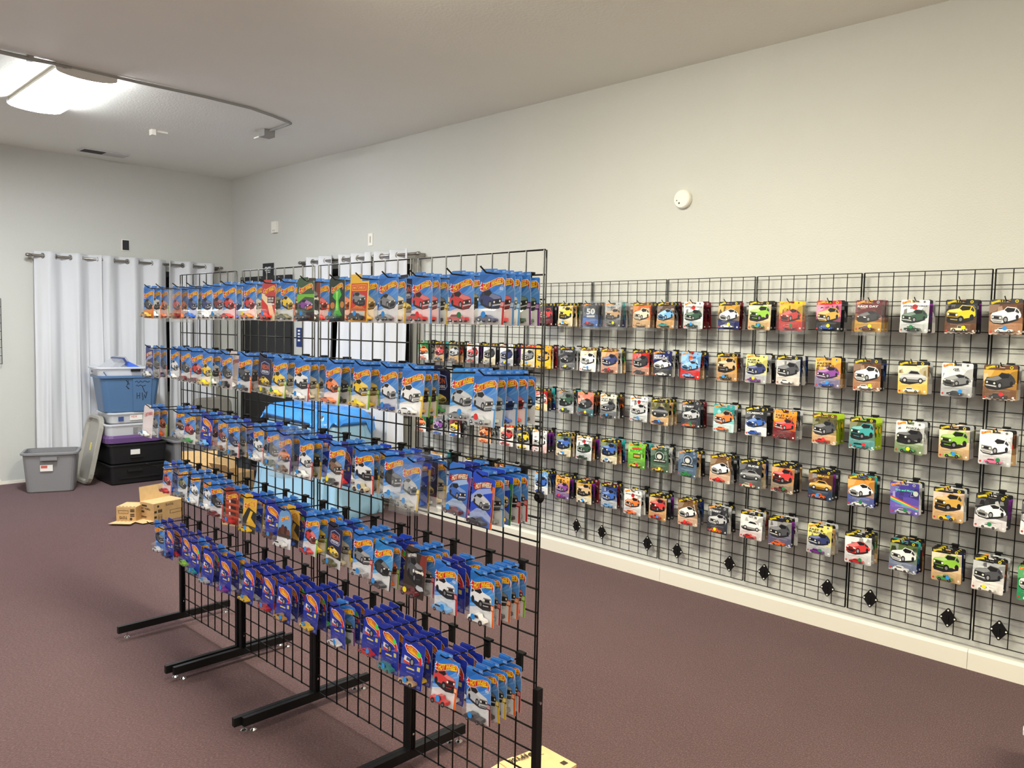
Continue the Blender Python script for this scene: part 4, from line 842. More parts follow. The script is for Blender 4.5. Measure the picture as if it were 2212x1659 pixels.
# ------------------------------------------------------------------ wall cards
HY = [5.28, 5.03, 4.85, 4.65, 4.45, 4.25, 4.05, 3.88, 3.66, 3.465, 3.268, 3.04, 2.852, 2.648, 2.42, 2.215, 2.034, 1.81, 1.597, 1.376, 1.177, 0.987, 0.800]
WZ = [WZB+PH-PH/24*k for k in (2, 6, 10, 14, 18)]
_p = lambda *a, **k: ('p', a, k)
K = dict(check=True, header='black')
FF = lambda car, top='orange', low='grey': _p(car, 1, top, low, None, 'FAST &|FURIOUS', 'black')
JH = lambda car: _p(car, 1, 'white', (200, 204, 206), None, 'JAPAN HISTORICS', 'charcoal', disc='red')
GREEN = _p('lime', 2, (230, 214, 180), 'tan', 'black'); TANB = _p('blue', 2, (96, 110, 60), 'beige', 'black')
WALL = {
 0: {7: (_p('red', 1, 'black', 'maroon', 'black'), 'darkred', 1, None), 8: (_p('yellow', 2, (226, 196, 150), 'beige', 'black'), 'yellow', 2, 'b'), 9: (_p('charcoal', 3, 'charcoal', (84, 120, 190), None, '50', 'white'), 'darkred', 1, 'r', 1),
     10: (_p('sand', 2, 'silver', 'grey', None, 'TRUCKS', 'charcoal'), 'olive', 2, 'y', 1), 11: (_p('cream', 1, 'orange', 'tan', 'brown'), 'tan', 1, None, 1), 12: (_p('lightblue', 0, (90, 70, 60), 'sand', 'black'), 'teal', 0, None),
     13: (JH('darkgreen'), 'darkgreen', 1, 'b'), 14: (_p('white', 0, 'gold', 'navy', 'black'), 'white', 0, 'y'), 15: (GREEN, 'green', 2, 'b'), 16: (_p('red', 0, 'yellow', 'red', 'yellow'), 'red', 1, 'g', 1),
     17: (_p('gold', 1, 'pink', 'black', 'red'), 'blue', 1, 'y'), 18: (_p('black', 0, 'maroon', 'gold', None, 'RACE DAY', 'white'), 'maroon', 0, 'y', 1), 19: (JH('darkgreen'), 'darkgreen', 1, 'g'),
     20: (_p('yellow', 2, 'charcoal', 'brown', 'black', check=True), 'cream', 2, 'y'), 21: (_p('white', 1, 'brown', (170, 120, 84), 'charcoal', check=True), 'white', 1, 'b')},
 1: {0: (_p('orange', 3, 'green', 'white'), 'orange', 1, None), 1: (_p('red', 0, 'brown', 'tan', 'black'), 'black', 1, 'b'), 2: (_p('silver', 1, 'olive', 'tan', 'black'), 'grey', 1, None), 3: (_p('red', 1, 'white', 'silver'), 'red', 1, 'g'),
     4: (_p('black', 1, 'white', 'beige', 'brown'), 'silver', 1, None), 5: (_p('navy', 1, 'white', 'silver'), 'blue', 1, 'y'), 6: (_p('grey', 1, 'cream', 'beige', 'red'), 'yellow', 1, 'b'), 7: (_p('gold', 1, (250, 170, 30), 'yellow'), 'yellow', 0, 'b'),
     8: (_p('black', 0, 'charcoal', 'grey', 'black', 'FORZA', 'white'), 'black', 0, 'y'), 9: (_p('white', 1, 'cream', 'white', 'brown'), 'white', 1, 'b'), 10: (_p('navy', 1, (214, 150, 100), (196, 150, 130), 'brown'), 'darkred', 1, 'r'),
     11: (_p('black', 1, 'red', (190, 140, 120), 'black'), 'charcoal', 1, None), 12: (_p('white', 0, 'navy', 'charcoal', None, 'FAST &|FURIOUS', 'white'), 'white', 0, None), 13: (_p('lightblue', 0, 'sky', 'red', None, 'Gulf', 'navy', disc='orange'), 'sky', 1, None),
     14: (_p('tan', 2, 'gold', 'sand', 'black'), 'olive', 2, 'b'), 15: (FF('navy', (236, 226, 130), 'silver'), 'purple', 1, 'y'), 16: (_p('charcoal', 1, 'silver', (214, 206, 200), 'black'), 'white', 1, None), 17: (FF('purple', (246, 176, 70), (130, 120, 150)), 'blue', 1, 'b'),
     18: (_p('white', 1, 'brown', (170, 120, 84), 'charcoal', check=True), 'white', 1, 'y'), 19: (_p('silver', 3, 'cream', (230, 190, 90), 'black'), 'white', 1, None), 20: (_p('grey', 0, 'white', (180, 182, 186), None, 'GT', 'charcoal'), 'charcoal', 0, 'b'), 21: (_p('black', 1, 'gold', (120, 84, 60), 'brown', check=True), 'black', 1, 'r'), 22: (_p('black', 0, 'charcoal', 'grey', 'black'), 'black', 0, None)},
 2: {7: (_p('white', 1, 'red', 'cream', 'black'), 'yellow', 1, None), 8: (_p('darkgreen', 2, 'grey', 'silver'), 'darkgreen', 2, 'y'), 9: (_p('black', 0, (240, 130, 110), (70, 110, 120)), 'maroon', 1, 'y'), 10: (FF('charcoal', (226, 226, 214), 'grey'), 'black', 1, 'b'),
     11: (JH('silver'), 'silver', 1, 'b'), 12: (_p('charcoal', 3, 'olive', 'tan', 'black'), 'navy', 1, 'b'), 13: (_p('silver', 1, 'charcoal', (44, 50, 60), None, 'STREET', 'white'), 'orange', 1, 'g'), 14: (_p('orange', 1, 'teal', (190, 220, 220)), 'orange', 1, None),
     15: (_p('blue', 0, 'charcoal', 'white', 'black', 'CLASSICS', 'white'), 'blue', 1, None), 16: (FF('red', (250, 150, 40), 'darkred'), 'darkred', 0, None), 17: (_p('charcoal', 1, 'olive', 'tan', 'brown', check=True), 'red', 1, 'r'), 18: (_p('teal', 2, 'olive', (90, 150, 150), 'black', check=True), 'teal', 3, 'r'),
     19: (_p('black', 2, 'white', (130, 150, 110), None, 'FORZA', 'charcoal'), 'green', 2, 'y'), 20: (GREEN, 'lime', 2, 'b'), 21: (_p('white', 1, 'white', (206, 208, 212), None, None), 'pink', 1, 'g')},
 3: {0: (_p('orange', 3, 'green', 'white'), 'orange', 1, None), 1: (_p('purple', 0, 'grey', 'silver'), 'blue', 0, None), 2: (_p('yellow', 1, 'darkred', 'white'), 'blue', 1, 'b'), 4: (_p('orange', 0, 'brown', (236, 190, 150), 'black'), 'orange', 0, None), 5: (_p('red', 1, 'beige', 'white', 'red'), 'red', 1, None),
     6: (_p('yellow', 2, 'charcoal', 'white'), 'yellow', 2, 'y'), 7: (_p('white', 1, 'white', (226, 190, 190)), 'white', 1, None), 8: (TANB, 'white', 2, 'b'), 9: (JH('darkgreen'), 'darkgreen', 1, None), 10: (TANB, 'white', 2, 'b'), 11: (_p('yellow', 2, (120, 190, 50), (90, 150, 60), None, 'TURTLES', 'darkgreen'), 'yellow', 2, 'r'),
     12: (_p('grey', 2, (50, 76, 60), (70, 96, 76), None, 'JURASSIC|WORLD', 'white'), 'gold', 2, 'y'), 13: (_p('grey', 2, (70, 92, 120), (84, 106, 132), None, 'JURASSIC|WORLD', 'white'), 'green', 1, 'g'), 14: (_p('white', 0, (120, 90, 60), (206, 176, 150), 'brown', check=True), 'red', 0, 'r'),
     15: (_p('grey', 3, 'charcoal', (80, 84, 86), 'black', 'SLIDE', 'white'), 'beige', 1, 'r'), 16: (_p('red', 2, (200, 140, 80), (150, 130, 110), 'black', check=True), 'darkred', 2, 'g'), 17: (_p('gold', 3, 'brown', (40, 60, 90), 'black', 'BRAVE', (236, 200, 80)), 'orange', 2, 'b'),
     18: (_p('white', 0, (226, 150, 60), (80, 90, 150), 'brown', check=True), 'white', 0, 'g'), 19: (_p('silver', 3, (70, 60, 150), (110, 90, 180), None, 'Rick and Morty', (90, 220, 180)), 'silver', 1, 'g'), 20: (_p('gold', 2, (220, 190, 170), 'tan', 'black', check=False), 'yellow', 2, 'b'), 21: (_p('white', 0, 'black', (214, 208, 212), 'black'), 'white', 0, 'g'), 22: (_p('white', 1, 'black', 'white'), 'white', 1, None)},
 4: {1: (_p('white', 1, 'white', 'cream', 'gold'), 'white', 1, None), 3: (_p('red', 1, 'white', 'silver', 'black'), 'red', 1, None), 4: (_p('red', 0, 'red', 'white', 'black'), 'red', 0, None), 5: (_p('silver', 1, 'white', 'silver', 'orange'), 'silver', 1, None), 7: (_p('blue', 1, 'sky', 'white'), 'blue', 1, None),
     8: (FF('purple', (246, 176, 70), (130, 110, 150)), 'purple', 1, 'r'), 9: (_p('tan', 2, 'gold', 'beige', 'black'), 'white', 2, 'b'), 10: (_p('blue', 1, (40, 60, 120), 'silver', 'black'), 'lightblue', 1, None), 11: (JH('orange'), 'orange', 1, None), 12: (_p('red', 2, 'tan', 'sand', 'black'), 'red', 2, 'b'),
     13: (_p('white', 0, (120, 90, 60), (206, 176, 150), 'brown', check=True), 'red', 0, 'r'), 14: (_p('silver', 1, 'charcoal', (44, 50, 60), None, 'STREET', 'white'), 'orange', 1, 'y'), 15: (_p('white', 3, 'white', (214, 206, 208), 'black', 'GT', 'black'), 'red', 1, None), 16: (_p('charcoal', 1, (150, 150, 150), (90, 90, 120), 'black', check=True), 'orange', 1, None),
     17: (FF('navy', (240, 226, 120), 'silver'), 'purple', 1, 'g'), 18: (_p('red', 0, 'white', (206, 206, 210), 'black'), 'red', 0, 'g'), 19: (_p('white', 1, (90, 110, 60), (110, 120, 150), 'black', check=True), 'white', 1, None), 20: (GREEN, 'green', 2, 'b'), 21: (_p('charcoal', 1, 'silver', (226, 220, 216), 'black'), 'white', 1, 'y'), 22: (_p('white', 1, 'green', (40, 140, 90)), 'white', 1, None)}}
FOL_P = [_p(c, v, tp, lw, h) for c, v, tp, lw, h in (('silver', 1, 'charcoal', 'silver', 'black'), ('red', 1, 'brown', 'tan', 'black'), ('black', 0, 'charcoal', 'black', 'black'), ('white', 1, 'silver', 'white', None), ('blue', 1, 'navy', 'grey', 'black'), ('orange', 0, 'brown', 'charcoal', 'black'), ('green', 1, 'olive', 'tan', 'black'),
         ('yellow', 2, (160, 190, 40), (160, 190, 40), None), ('grey', 1, 'teal', 'navy', None), ('maroon', 1, 'maroon', 'darkred', None), ('tan', 2, 'sand', 'beige', 'black'), ('navy', 0, 'purple', 'charcoal', 'black'))]
FOL_W = [FOL_P[i] for i in (0, 0, 2, 2, 3, 3, 4, 1, 1, 5, 10, 10, 11, 6, 9, 8, 0, 2, 3)]
n_w = 0
def plook(d):
    a = d[1]; return '%s-car square card' % a[0]
for ri in range(5):
    for hi, y in enumerate(HY):
        if hi not in WALL[ri]: continue
        near = len(HY)-1-hi
        e = WALL[ri][hi]; d, tc, tv, dot = e[:4]; prot = len(e) > 4
        t = thing('display_hook', 'black wire display hook, %s from the near end, %s row of wall grid' % (ORD[near], ROWN[ri]), 'hook', (WGX-0.004, y, WZ[ri]), 0, 'display hooks on the wall grid')
        link('prong', HK_W[0], t); link('clip', HK_W[1], t)
        where = '%s hook from near end, %s wall row' % (ORD[near], ROWN[ri])
        off = 0.125+rn.uniform(-0.02, 0.03)
        def placew(o_, dsg, tc_, tv_, dt, lab, yaw, pitch, roll, pr):
            carded(design(dsg), True, tc_, tv_, (WGX-o_, y, WZ[ri]-0.0035), (pitch, roll, -PI/2+yaw), lab, 'carded toy cars on the wall grid', dt, prot=pr)
        placew(off, d, tc, tv, dot, '%s, frontmost, %s' % (plook(d), where), rn.uniform(-.07, .07), rn.uniform(-.05, .02), rn.uniform(-.03, .03), prot); n_w += 1
        nf = 2 if hi < 7 else 2+(rn.random() < 0.25)
        step = (off-0.03)/nf*rn.uniform(0.75, 1.0)
        step = max(0.031, min(step, 0.040))
        for q in range(nf):
            o_ = off-step*(q+1)
            if o_ < 0.012: break
            fd = rn.choice(FOL_W) if not prot else (d if rn.random() < .5 else rn.choice(FOL_W))
            if ri == 2 and hi in (17, 18): fd = FOL_P[7]
            placew(o_, fd, fd[1][0], fd[1][1], None, '%s, %s behind front, %s' % (plook(fd), ORD[q], where), rn.uniform(-.08, .08), rn.uniform(-.01, .06), rn.uniform(-.03, .03), prot); n_w += 1
print('cards', n_r, n_w, 'designs', len(_dc))

# ------------------------------------------------------------------ totes and boxes in the far corner
def tote(name, label, loc, rz, w, d, h, mat, taper=0.88, rim=0.02, rimh=0.025, open_top=True, r=0.05):
    t = thing(name, label, 'storage bin', loc, rz)
    w0, d0 = w*taper, d*taper
    L = [rrect(0, 0, w0-0.02, d0-0.02, r*0.8, 0), rrect(0, 0, w0, d0, r, 0.012), rrect(0, 0, w, d, r, h-rimh)]
    if open_top: L += [rrect(0, 0, w, d, r, h-0.001), rrect(0, 0, w-0.012, d-0.012, r, h-0.001), rrect(0, 0, w0-0.012, d0-0.012, r, 0.012)]
    MB().loft(L).obj('body', mat, t, False)
    MB().loft([rrect(0, 0, w, d, r, h-rimh), rrect(0, 0, w+2*rim, d+2*rim, r+rim, h-rimh*0.8), rrect(0, 0, w+2*rim, d+2*rim, r+rim, h-0.004), rrect(0, 0, w+rim, d+rim, r+rim*0.5, h), rrect(0, 0, w-0.012, d-0.012, r, h)], False, False).obj('rim', mat, t)
    return t
t = tote('storage_tote', 'empty open grey storage tote standing on the carpet below the left curtain', (2.30, 8.52, 0), math.radians(-22), 0.45, 0.34, 0.385, MT['gray'])
MB().box(-0.07, 0.07, -0.205, -0.17, 0.315, 0.345).obj('handle', MT['gray'], t); MB().box(-0.07, 0.07, 0.17, 0.205, 0.315, 0.345).obj('handle', MT['gray'], t)
MB().box(-0.075, 0.03, -0.1685, -0.165, 0.215, 0.275).obj('label', MT['paper'], t).rotation_euler = (0.03, 0, 0)
MB().box(-0.068, -0.015, -0.170, -0.1685, 0.245, 0.270).obj('label_print', MT['redprint'], t).rotation_euler = (0.03, 0, 0)

lid = thing('tote_lid', 'grey tote lid leaning on its edge against the black bins', 'lid', (2.60, 8.655, 0.004))
lid.rotation_euler = (0, math.radians(78), 0)
# lid in local x-y plane stood up: x runs up after rotation
def lidloops(z, ins): return [(-(x)+0.0, y, zz) for x, y, zz in rrect(-0.0, 0, 0.70-2*ins, 0.42-2*ins, 0.12-ins, z)]
def shift(L): return [(x-0.35, y, z) for x, y, z in L]
MB().loft([shift(lidloops(0.03, 0)), shift(lidloops(-0.005, 0)), shift(lidloops(-0.012, 0.01)), shift(lidloops(-0.012, 0.035)), shift(lidloops(0.012, 0.05))], True, True).obj('lid_shell', MT['taupe'], lid)
MB().box(-0.42, -0.34, -0.03, 0.01, 0.0105, 0.0115).obj('sticker', plain('yellow_sticker', (222, 206, 110), 0.6), lid)
lid.rotation_euler = (0, math.radians(102), 0); 
# black bins
t = tote('black_bin', 'lower black plastic bin of the stack in the corner', (3.05, 8.55, 0), 0, 0.56, 0.44, 0.205, MT['blackplas'], 0.95, 0.012, 0.02, True, 0.03)
MB().box(-0.2, 0.2, -0.222, -0.212, 0.06, 0.075).obj('ridge', MT['blackplas'], t); MB().box(-0.12, 0.02, -0.24, -0.215, 0.13, 0.15).obj('handle', MT['blackplas'], t)
t = tote('black_bin', 'upper black plastic bin with a white label in the corner stack', (3.05, 8.55, 0.205), 0, 0.56, 0.44, 0.205, MT['blackplas'], 0.95, 0.012, 0.02, True, 0.03)
MB().box(-0.085, 0.005, -0.225, -0.215, 0.095, 0.145).obj('label', MT['paper'], t)
MB().box(-0.085, 0.03, -0.228, -0.215, 0.06, 0.075).obj('latch', MT['blackplas'], t)
t = tote('storage_tote', 'grey tote with purple base stacked on the black bins', (3.02, 8.55, 0.412), 0, 0.52, 0.40, 0.20, MT['frost'], 0.92, 0.012, 0.02, True, 0.05)
MB().loft([rrect(0, 0, 0.50, 0.385, 0.05, -0.0), rrect(0, 0, 0.545, 0.425, 0.06, 0.01), rrect(0, 0, 0.55, 0.43, 0.06, 0.06), rrect(0, 0, 0.52, 0.40, 0.05, 0.085)]).obj('purple_lid', MT['purple'], t)
MB().box(-0.02, 0.06, -0.203, -0.198, 0.10, 0.16).obj('label', MT['gray'], t)
t = tote('storage_tote', 'clear plastic tote with white label under the blue tote', (3.03, 8.55, 0.612), 0, 0.50, 0.39, 0.115, MT['frost'], 0.95, 0.015, 0.02, True, 0.05)
MB().box(-0.06, 0.06, -0.2, -0.193, 0.035, 0.085).obj('label', MT['paper'], t); text_mesh('HDX', 0.06, 0.02, 'label_print', MT['redprint'], t, (-0.05, -0.2008, 0.06), (1, 0, 0), (0, 0, 1))
MB().box(-0.17, -0.12, -0.198, -0.194, 0.03, 0.075).obj('side_print', MT['bluegray'], t)
t = tote('storage_tote', 'blue plastic tote with marker writing stacked high in the corner', (3.0, 8.53, 0.725), math.radians(-6), 0.56, 0.42, 0.375, MT['bluebin'], 0.86, 0.022, 0.03, True, 0.06)
MB().loft([[(0.02, -0.183, 0.01), (0.18, -0.183, 0.01), (0.19, -0.212, 0.345), (0.01, -0.212, 0.345)], [(0.02, -0.195, 0.01), (0.18, -0.195, 0.01), (0.19, -0.224, 0.345), (0.01, -0.224, 0.345)]]).obj('front_panel', MT['bluebin'], t)
def scribble(pts, par, f, r=0.003, nm='marker_stroke'): MB().tube([f(a, b) for a, b in pts], r, 5).obj(nm, MT['inkdark'], par)
fz = lambda a, b: (a, -0.1958-(b/0.345)*0.029, b)
for st in ([(0.05, 0.20), (0.05, 0.14)], [(0.075, 0.20), (0.075, 0.14)], [(0.05, 0.17), (0.075, 0.17)], [(0.10, 0.2), (0.105, 0.12), (0.12, 0.18), (0.13, 0.14), (0.145, 0.21)], [(0.10, 0.26), (0.12, 0.21), (0.135, 0.19)],
           [(0.03, 0.31), (0.05, 0.32), (0.06, 0.30), (0.08, 0.32), (0.10, 0.305), (0.12, 0.32), (0.15, 0.305), (0.17, 0.315)], [(0.04, 0.27), (0.05, 0.28), (0.06, 0.265), (0.08, 0.28), (0.10, 0.265), (0.13, 0.275)],
           [(-0.05, 0.33), (-0.02, 0.29), (-0.04, 0.28), (-0.03, 0.32)], [(-0.05, 0.27), (-0.02, 0.24), (-0.035, 0.25)]):
    f2 = fz if st[0][0] > 0 else (lambda a, b: (a, -0.186-(b/0.345)*0.026, b))
    scribble(st, t, f2)
t = tote('storage_tote', 'shallow clear plastic bin with black latch on top of the blue tote', (2.93, 8.52, 1.085), math.radians(-6), 0.48, 0.38, 0.10, MT['frost'], 0.95, 0.018, 0.02, True, 0.05)
MB().box(0.06, 0.17, -0.225, -0.205, 0.055, 0.08).obj('latch', MT['black'], t)
t = thing('storage_case', 'tilted clear storage case with blue clips lying in the top bin', 'storage case', (2.84, 8.5, 1.16), 0.1); t.rotation_euler = (0, math.radians(-34), 0.1)
MB().box(-0.13, 0.15, -0.13, 0.13, 0, 0.05).obj('case_body', MT['clearbox'], t)
for xx in (-0.12, 0.11): MB().box(xx, xx+0.02, -0.135, 0.135, -0.004, 0.054).obj('clip', MT['bluegray'], t)
t = thing('storage_case', 'flat clear storage case with blue edge at the right of the top bin', 'storage case', (3.06, 8.52, 1.145), -0.2); t.rotation_euler = (0, math.radians(28), -0.1)
MB().box(-0.12, 0.12, -0.12, 0.12, 0, 0.05).obj('case_body', MT['clearbox'], t)
MB().box(-0.12, 0.12, -0.125, -0.119, 0, 0.05).obj('case_edge', plain('case_edge_blue', (70, 110, 220), 0.4), t)
# more totes behind the rack
t = tote('storage_tote', 'grey storage tote standing right of the black bins', (3.58, 8.52, 0), math.radians(4), 0.36, 0.38, 0.40, MT['gray'], 0.86)
t = tote('storage_tote', 'dark grey storage tote behind the cardboard boxes', (3.80, 8.02, 0), math.radians(-10), 0.50, 0.36, 0.27, plain('slate_tote_plastic', (74, 80, 86), 0.45), 0.86)
t = thing('tote_lid', 'dark grey tote lid standing upright against the corner curtain', 'lid', (4.03, 8.72, 0.03)); t.rotation_euler = (math.radians(82), 0, 0)
MB().loft([[(x, y+0.385, z) for x, y, z in rrect(0, 0, 0.46, 0.77, 0.09, z_)] for z_ in (-0.01, 0.02)]+[[(x, y+0.385, z) for x, y, z in rrect(0, 0, 0.40, 0.71, 0.07, 0.028)]]).obj('lid_shell', MT['darkgray'], t)

# ---------- cardboard boxes
def cbox(label, loc, rz, w, d, h, flaps, closed=True, teeth=False):
    """flaps: (side, length, angle from upright outward)"""
    t = thing('cardboard_box', label, 'box', loc, rz); th = 0.005
    for nm, b in (('side_panel', (-w/2, w/2, -d/2, -d/2+th, 0, h)), ('side_panel', (-w/2, w/2, d/2-th, d/2, 0, h)), ('side_panel', (-w/2, -w/2+th, -d/2+th, d/2-th, 0, h)), ('side_panel', (w/2-th, w/2, -d/2+th, d/2-th, 0, h))):
        MB().box(*b).obj(nm, MT['cardb'], t)
    MB().box(-w/2+th, w/2-th, -d/2+th, d/2-th, 0.001, th).obj('bottom_panel', MT['cardin'], t)
    if closed: MB().box(-w/2, w/2, -d/2, d/2, h, h+th).obj('top_panel', MT['cardin'], t)
    for side, ln_, ang, z_ in flaps:
        L_ = w if side in 'fb' else d
        mb = MB()
        if teeth and side == 'f':
            pts = [(-L_/2, 0)]
            nt = 5
            for i in range(nt):
                a = -L_/2+L_*(i+0.35)/nt; b = -L_/2+L_*(i+0.65)/nt
                pts += [(a, 0), (a, 0.02), (b, 0.02), (b, 0)]
            pts += [(L_/2, 0), (L_/2+0.01, ln_), (-L_/2-0.01, ln_)]
            mb.loft([[(x, y, 0) for x, y in pts], [(x, y, th*0.8) for x, y in pts]])
        else: mb.box(-L_/2, L_/2, 0, ln_, 0, th*0.8)
        o = mb.obj('flap', MT['cardin'], t)
        yawz = dict(f=PI, b=0, l=PI/2, r=-PI/2)[side]
        o.matrix_local = Matrix.Translation({'f': (0, -d/2, z_), 'b': (0, d/2, z_), 'l': (-w/2, 0, z_), 'r': (w/2, 0, z_)}[side]) @ Matrix.Rotation(yawz, 4, 'Z') @ Matrix.Rotation(ang, 4, 'X')
    return t
def front_text(t, txt, x, z, w, h, d, flip=False):
    if flip: text_mesh(txt, w, h, 'printed_mark', MT['ink'], t, (x+w, -d/2-0.001, z+h), (-1, 0, 0), (0, 0, -1), 0.03)
    else: text_mesh(txt, w, h, 'printed_mark', MT['ink'], t, (x, -d/2-0.001, z), (1, 0, 0), (0, 0, 1), 0.03)
def frame_mark(t, x, z, w, h, d):
    mb = MB(); y0, y1 = -d/2-0.0015, -d/2; e = 0.002
    for b in ((x, x+w, z, z+e), (x, x+w, z+h-e, z+h), (x, x+e, z, z+h), (x+w-e, x+w, z, z+h)): mb.box(b[0], b[1], y0, y1, b[2], b[3])
    mb.obj('printed_frame', MT['ink'], t)
def dot_mark(t, x, z, r, d):
    mb = MB(); mb.loft([[(x+r*math.cos(i*PI/6), y, z+r*math.sin(i*PI/6)) for i in range(12)] for y in (-d/2-0.0015, -d/2)]); mb.obj('printed_mark', MT['ink'], t)
b1 = cbox('cardboard box with toothed flap folded onto the carpet, left of the pair', (2.425, 6.815, 0), math.radians(-45), 0.16, 0.18, 0.125, [('f', 0.115, 0.06, 0.008)], True, True)
frame_mark(b1, -0.062, 0.075, 0.08, 0.026, 0.18); front_text(b1, 'TOYS', -0.055, 0.028, 0.065, 0.024, 0.18, True); dot_mark(b1, 0.04, 0.03, 0.011, 0.18); [MB().box(0.034, 0.068, -0.0915, -0.09, zz, zz+0.009).obj('printed_mark', MT['ink'], b1) for zz in (0.05, 0.064, 0.088, 0.101)]
for i in range(5): MB().box(-0.068+i*0.03, -0.052+i*0.03, -0.082, -0.07, 0.1302, 0.1307).obj('slot_hole', MT['ink'], b1)
b2 = cbox('cardboard box printed with black marks, right of the pair on the carpet', (2.640, 6.725, 0), math.radians(14), 0.28, 0.18, 0.15, [('l', 0.10, 0.03, 0.008), ('b', 0.12, 1.45, 0.152)], True)
frame_mark(b2, 0.01, 0.05, 0.11, 0.03, 0.18); dot_mark(b2, -0.10, 0.128, 0.010, 0.18); front_text(b2, 'TOYS', -0.03, 0.12, 0.075, 0.02, 0.18, True); frame_mark(b2, -0.10, 0.012, 0.036, 0.044, 0.18); front_text(b2, '11', -0.092, 0.02, 0.02, 0.026, 0.18); [MB().box(-0.1+i*0.013, -0.09+i*0.013, -0.0915, -0.09, 0.075, 0.1).obj('printed_mark', MT['ink'], b2) for i in range(3)]
for zz in (0.075, 0.032): MB().box(-0.135, -0.114, -0.092, -0.09, zz, zz+0.018).obj('printed_mark', MT['ink'], b2)
text_mesh('HOT WHEELS', 0.12, 0.016, 'printed_mark', MT['ink'], b2, (-0.1415, 0.075, 0.095), (0, -1, 0), (0, 0, 1), 0.02)
for zz, w0, w1, hh in ((0.12, 0.065, 0.0, 0.014), (0.068, 0.07, 0.035, 0.016), (0.035, 0.07, 0.0, 0.003), (0.028, 0.07, 0.01, 0.003)): MB().box(-0.1415, -0.14, w1, w0, zz, zz+hh).obj('printed_mark', MT['ink'], b2)
b3 = cbox('open cardboard box with raised flaps under the grey lid', (3.33, 7.62, 0), math.radians(-32), 0.34, 0.28, 0.22, [('f', 0.13, -0.6, 0.22), ('b', 0.15, 1.25, 0.22), ('l', 0.12, 0.3, 0.22), ('r', 0.12, 1.0, 0.22)], False)
dot_mark(b3, -0.1, 0.08, 0.02, 0.28); front_text(b3, 'TOYS', 0.0, 0.06, 0.12, 0.035, 0.28)
b4 = cbox('open cardboard box printed TOYS beside the blue plastic sheet', (3.50, 7.17, 0), math.radians(15), 0.26, 0.24, 0.24, [('l', 0.12, 0.9, 0.24), ('b', 0.13, 1.3, 0.24)], False)
front_text(b4, 'TOYS', -0.08, 0.13, 0.13, 0.035, 0.24)
b5 = cbox('flattened low cardboard box on the carpet behind the rack', (3.12, 6.15, 0), math.radians(20), 0.34, 0.26, 0.035, [('r', 0.12, -1.5, 0.03), ('f', 0.1, -1.7, 0.03)], True)
# flattened carton by the near end of the rack
fc = thing('flattened_carton', 'flattened cardboard carton on the carpet at the near end of the rack', 'cardboard', (2.13, 1.93, 0.004), math.radians(-3))
MB().loft([[(x, y, z) for x, y in ((-0.42, -0.13), (0.135, -0.07), (0.13, 0.11), (-0.09, 0.125), (-0.42, 0.08))] for z in (0, 0.012)]).obj('carton_sheet', MT['cardin'], fc)
MB().loft([[(x, y, z) for x, y in ((-0.10, -0.095), (0.0, -0.085), (-0.02, 0.12), (-0.085, 0.124))] for z in (0.0122, 0.016)]).obj('carton_flap', MT['cardin'], fc)
text_mesh('FPY86', 0.085, 0.03, 'printed_mark', MT['ink'], fc, (0.030, 0.108, 0.0170), (-0.995, 0.05, 0), (-0.05, -0.995, 0), 0.03)
MB().box(0.092, 0.116, -0.045, -0.022, 0.0122, 0.013).obj('printed_mark', MT['ink'], fc)
MB().tube([(0.06, 0.075, 0.0125), (0.09, 0.06, 0.0125)], 0.0012, 4).obj('printed_mark', MT['ink'], fc)
mb = MB(); mb.loft([[(0.052+0.016*math.cos(i*PI/6), 0.088+0.016*math.sin(i*PI/6), z) for i in range(12)] for z in (0.0122, 0.0130)]); mb.obj('printed_mark', MT['ink'], fc)
# frosted tub at the right frame edge
t = tote('storage_tote', 'frosted white plastic tub at the lower right frame edge', (3.235, 0.405, 0), 0.0, 0.42, 0.34, 0.36, MT['frost'], 0.88, 0.015, 0.025)

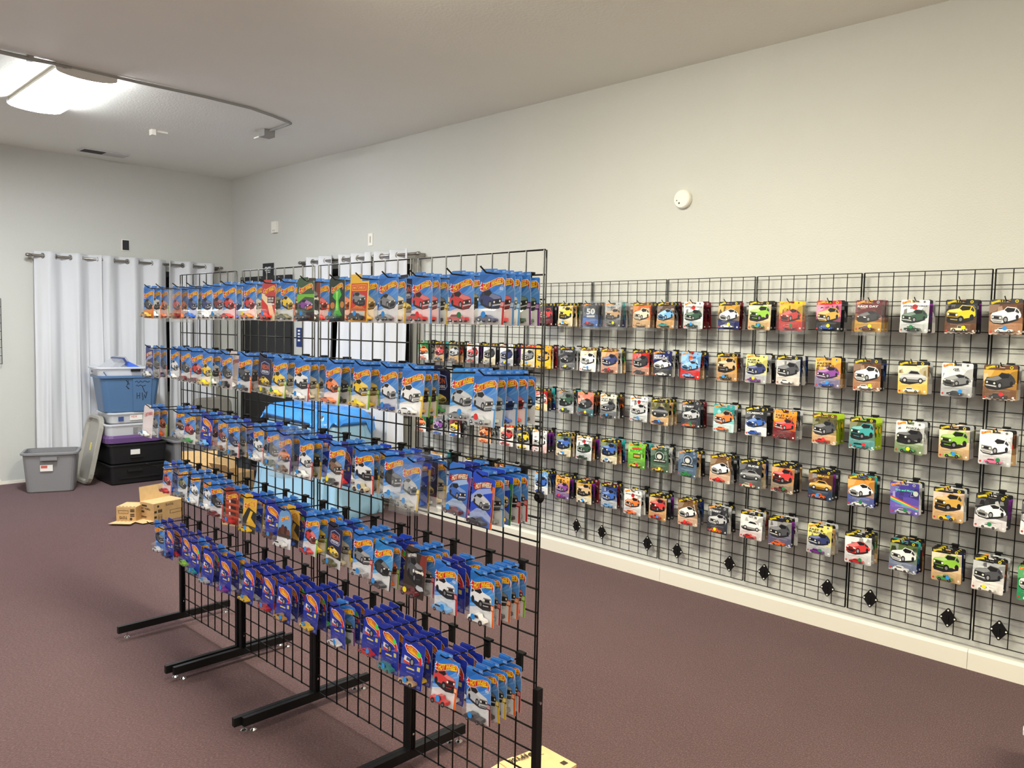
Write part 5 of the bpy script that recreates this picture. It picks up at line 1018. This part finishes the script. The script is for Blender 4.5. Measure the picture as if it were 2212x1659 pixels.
# ---------- table hidden under the blue plastic sheet
sh = thing('covered_table', 'table covered to the floor by a shiny blue plastic sheet', 'table', (3.86, 6.30, 0))
for xx in (-0.22, 0.22):
    for yy in (-0.42, 0.42): MB().box(xx-0.02, xx+0.02, yy-0.02, yy+0.02, 0, 0.86).obj('leg', MT['black'], sh)
MB().box(-0.25, 0.25, -0.48, 0.48, 0.86, 0.885).obj('table_top', MT['gray'], sh)
def drape(levels, seed, edge=None):
    rs_ = random.Random(seed); ph = [rs_.uniform(0, 6.28) for _ in range(8)]; mb = MB(); loops = []
    for li, (z, ins, r) in enumerate(levels):
        L_ = []
        base_ = rrect(0, 0, 0.60-2*ins, 1.16-2*ins, r, z, 23)
        for i, (x, y, zz) in enumerate(base_):
            a = 2*PI*i/len(base_); f = max(0, 0.9-z)
            wob = 0.030*f*math.sin(7*a+ph[0]+1.5*z)+0.020*f*math.sin(15*a+ph[1]-2*z)+0.010*f*math.sin(31*a+ph[2]+9*z)+0.006*math.sin(22*a+ph[4]+14*z)
            n_ = Vector((x, y, 0)).normalized()
            dz = 0.010*math.sin(5*a+ph[3]) if z > 0.86 else 0
            if edge and li == 0: dz = 0.05*math.sin(4*a+ph[5])+0.03*math.sin(11*a+ph[6])
            L_.append((x+n_.x*wob, y+n_.y*wob, zz+dz))
        loops.append(L_)
    mb.loft(loops, False, True); return mb
drape([(0.004, -0.035, 0.20), (0.05, -0.05, 0.20), (0.12, -0.04, 0.20), (0.22, -0.03, 0.20), (0.34, -0.02, 0.2), (0.46, -0.01, 0.2), (0.58, 0.0, 0.2), (0.70, 0.0, 0.2), (0.78, 0.008, 0.2), (0.84, 0.022, 0.19), (0.885, 0.055, 0.17), (0.905, 0.10, 0.14), (0.91, 0.2, 0.06)], 4).obj('plastic_sheet', MT['sheetpale'], sh, True)
drape([(0.775, -0.012, 0.2), (0.80, -0.006, 0.2), (0.82, 0.0, 0.2), (0.855, 0.016, 0.19), (0.893, 0.05, 0.17), (0.915, 0.095, 0.14), (0.922, 0.2, 0.06)], 4, True).obj('folded_sheet_layer', MT['sheet'], sh, True)
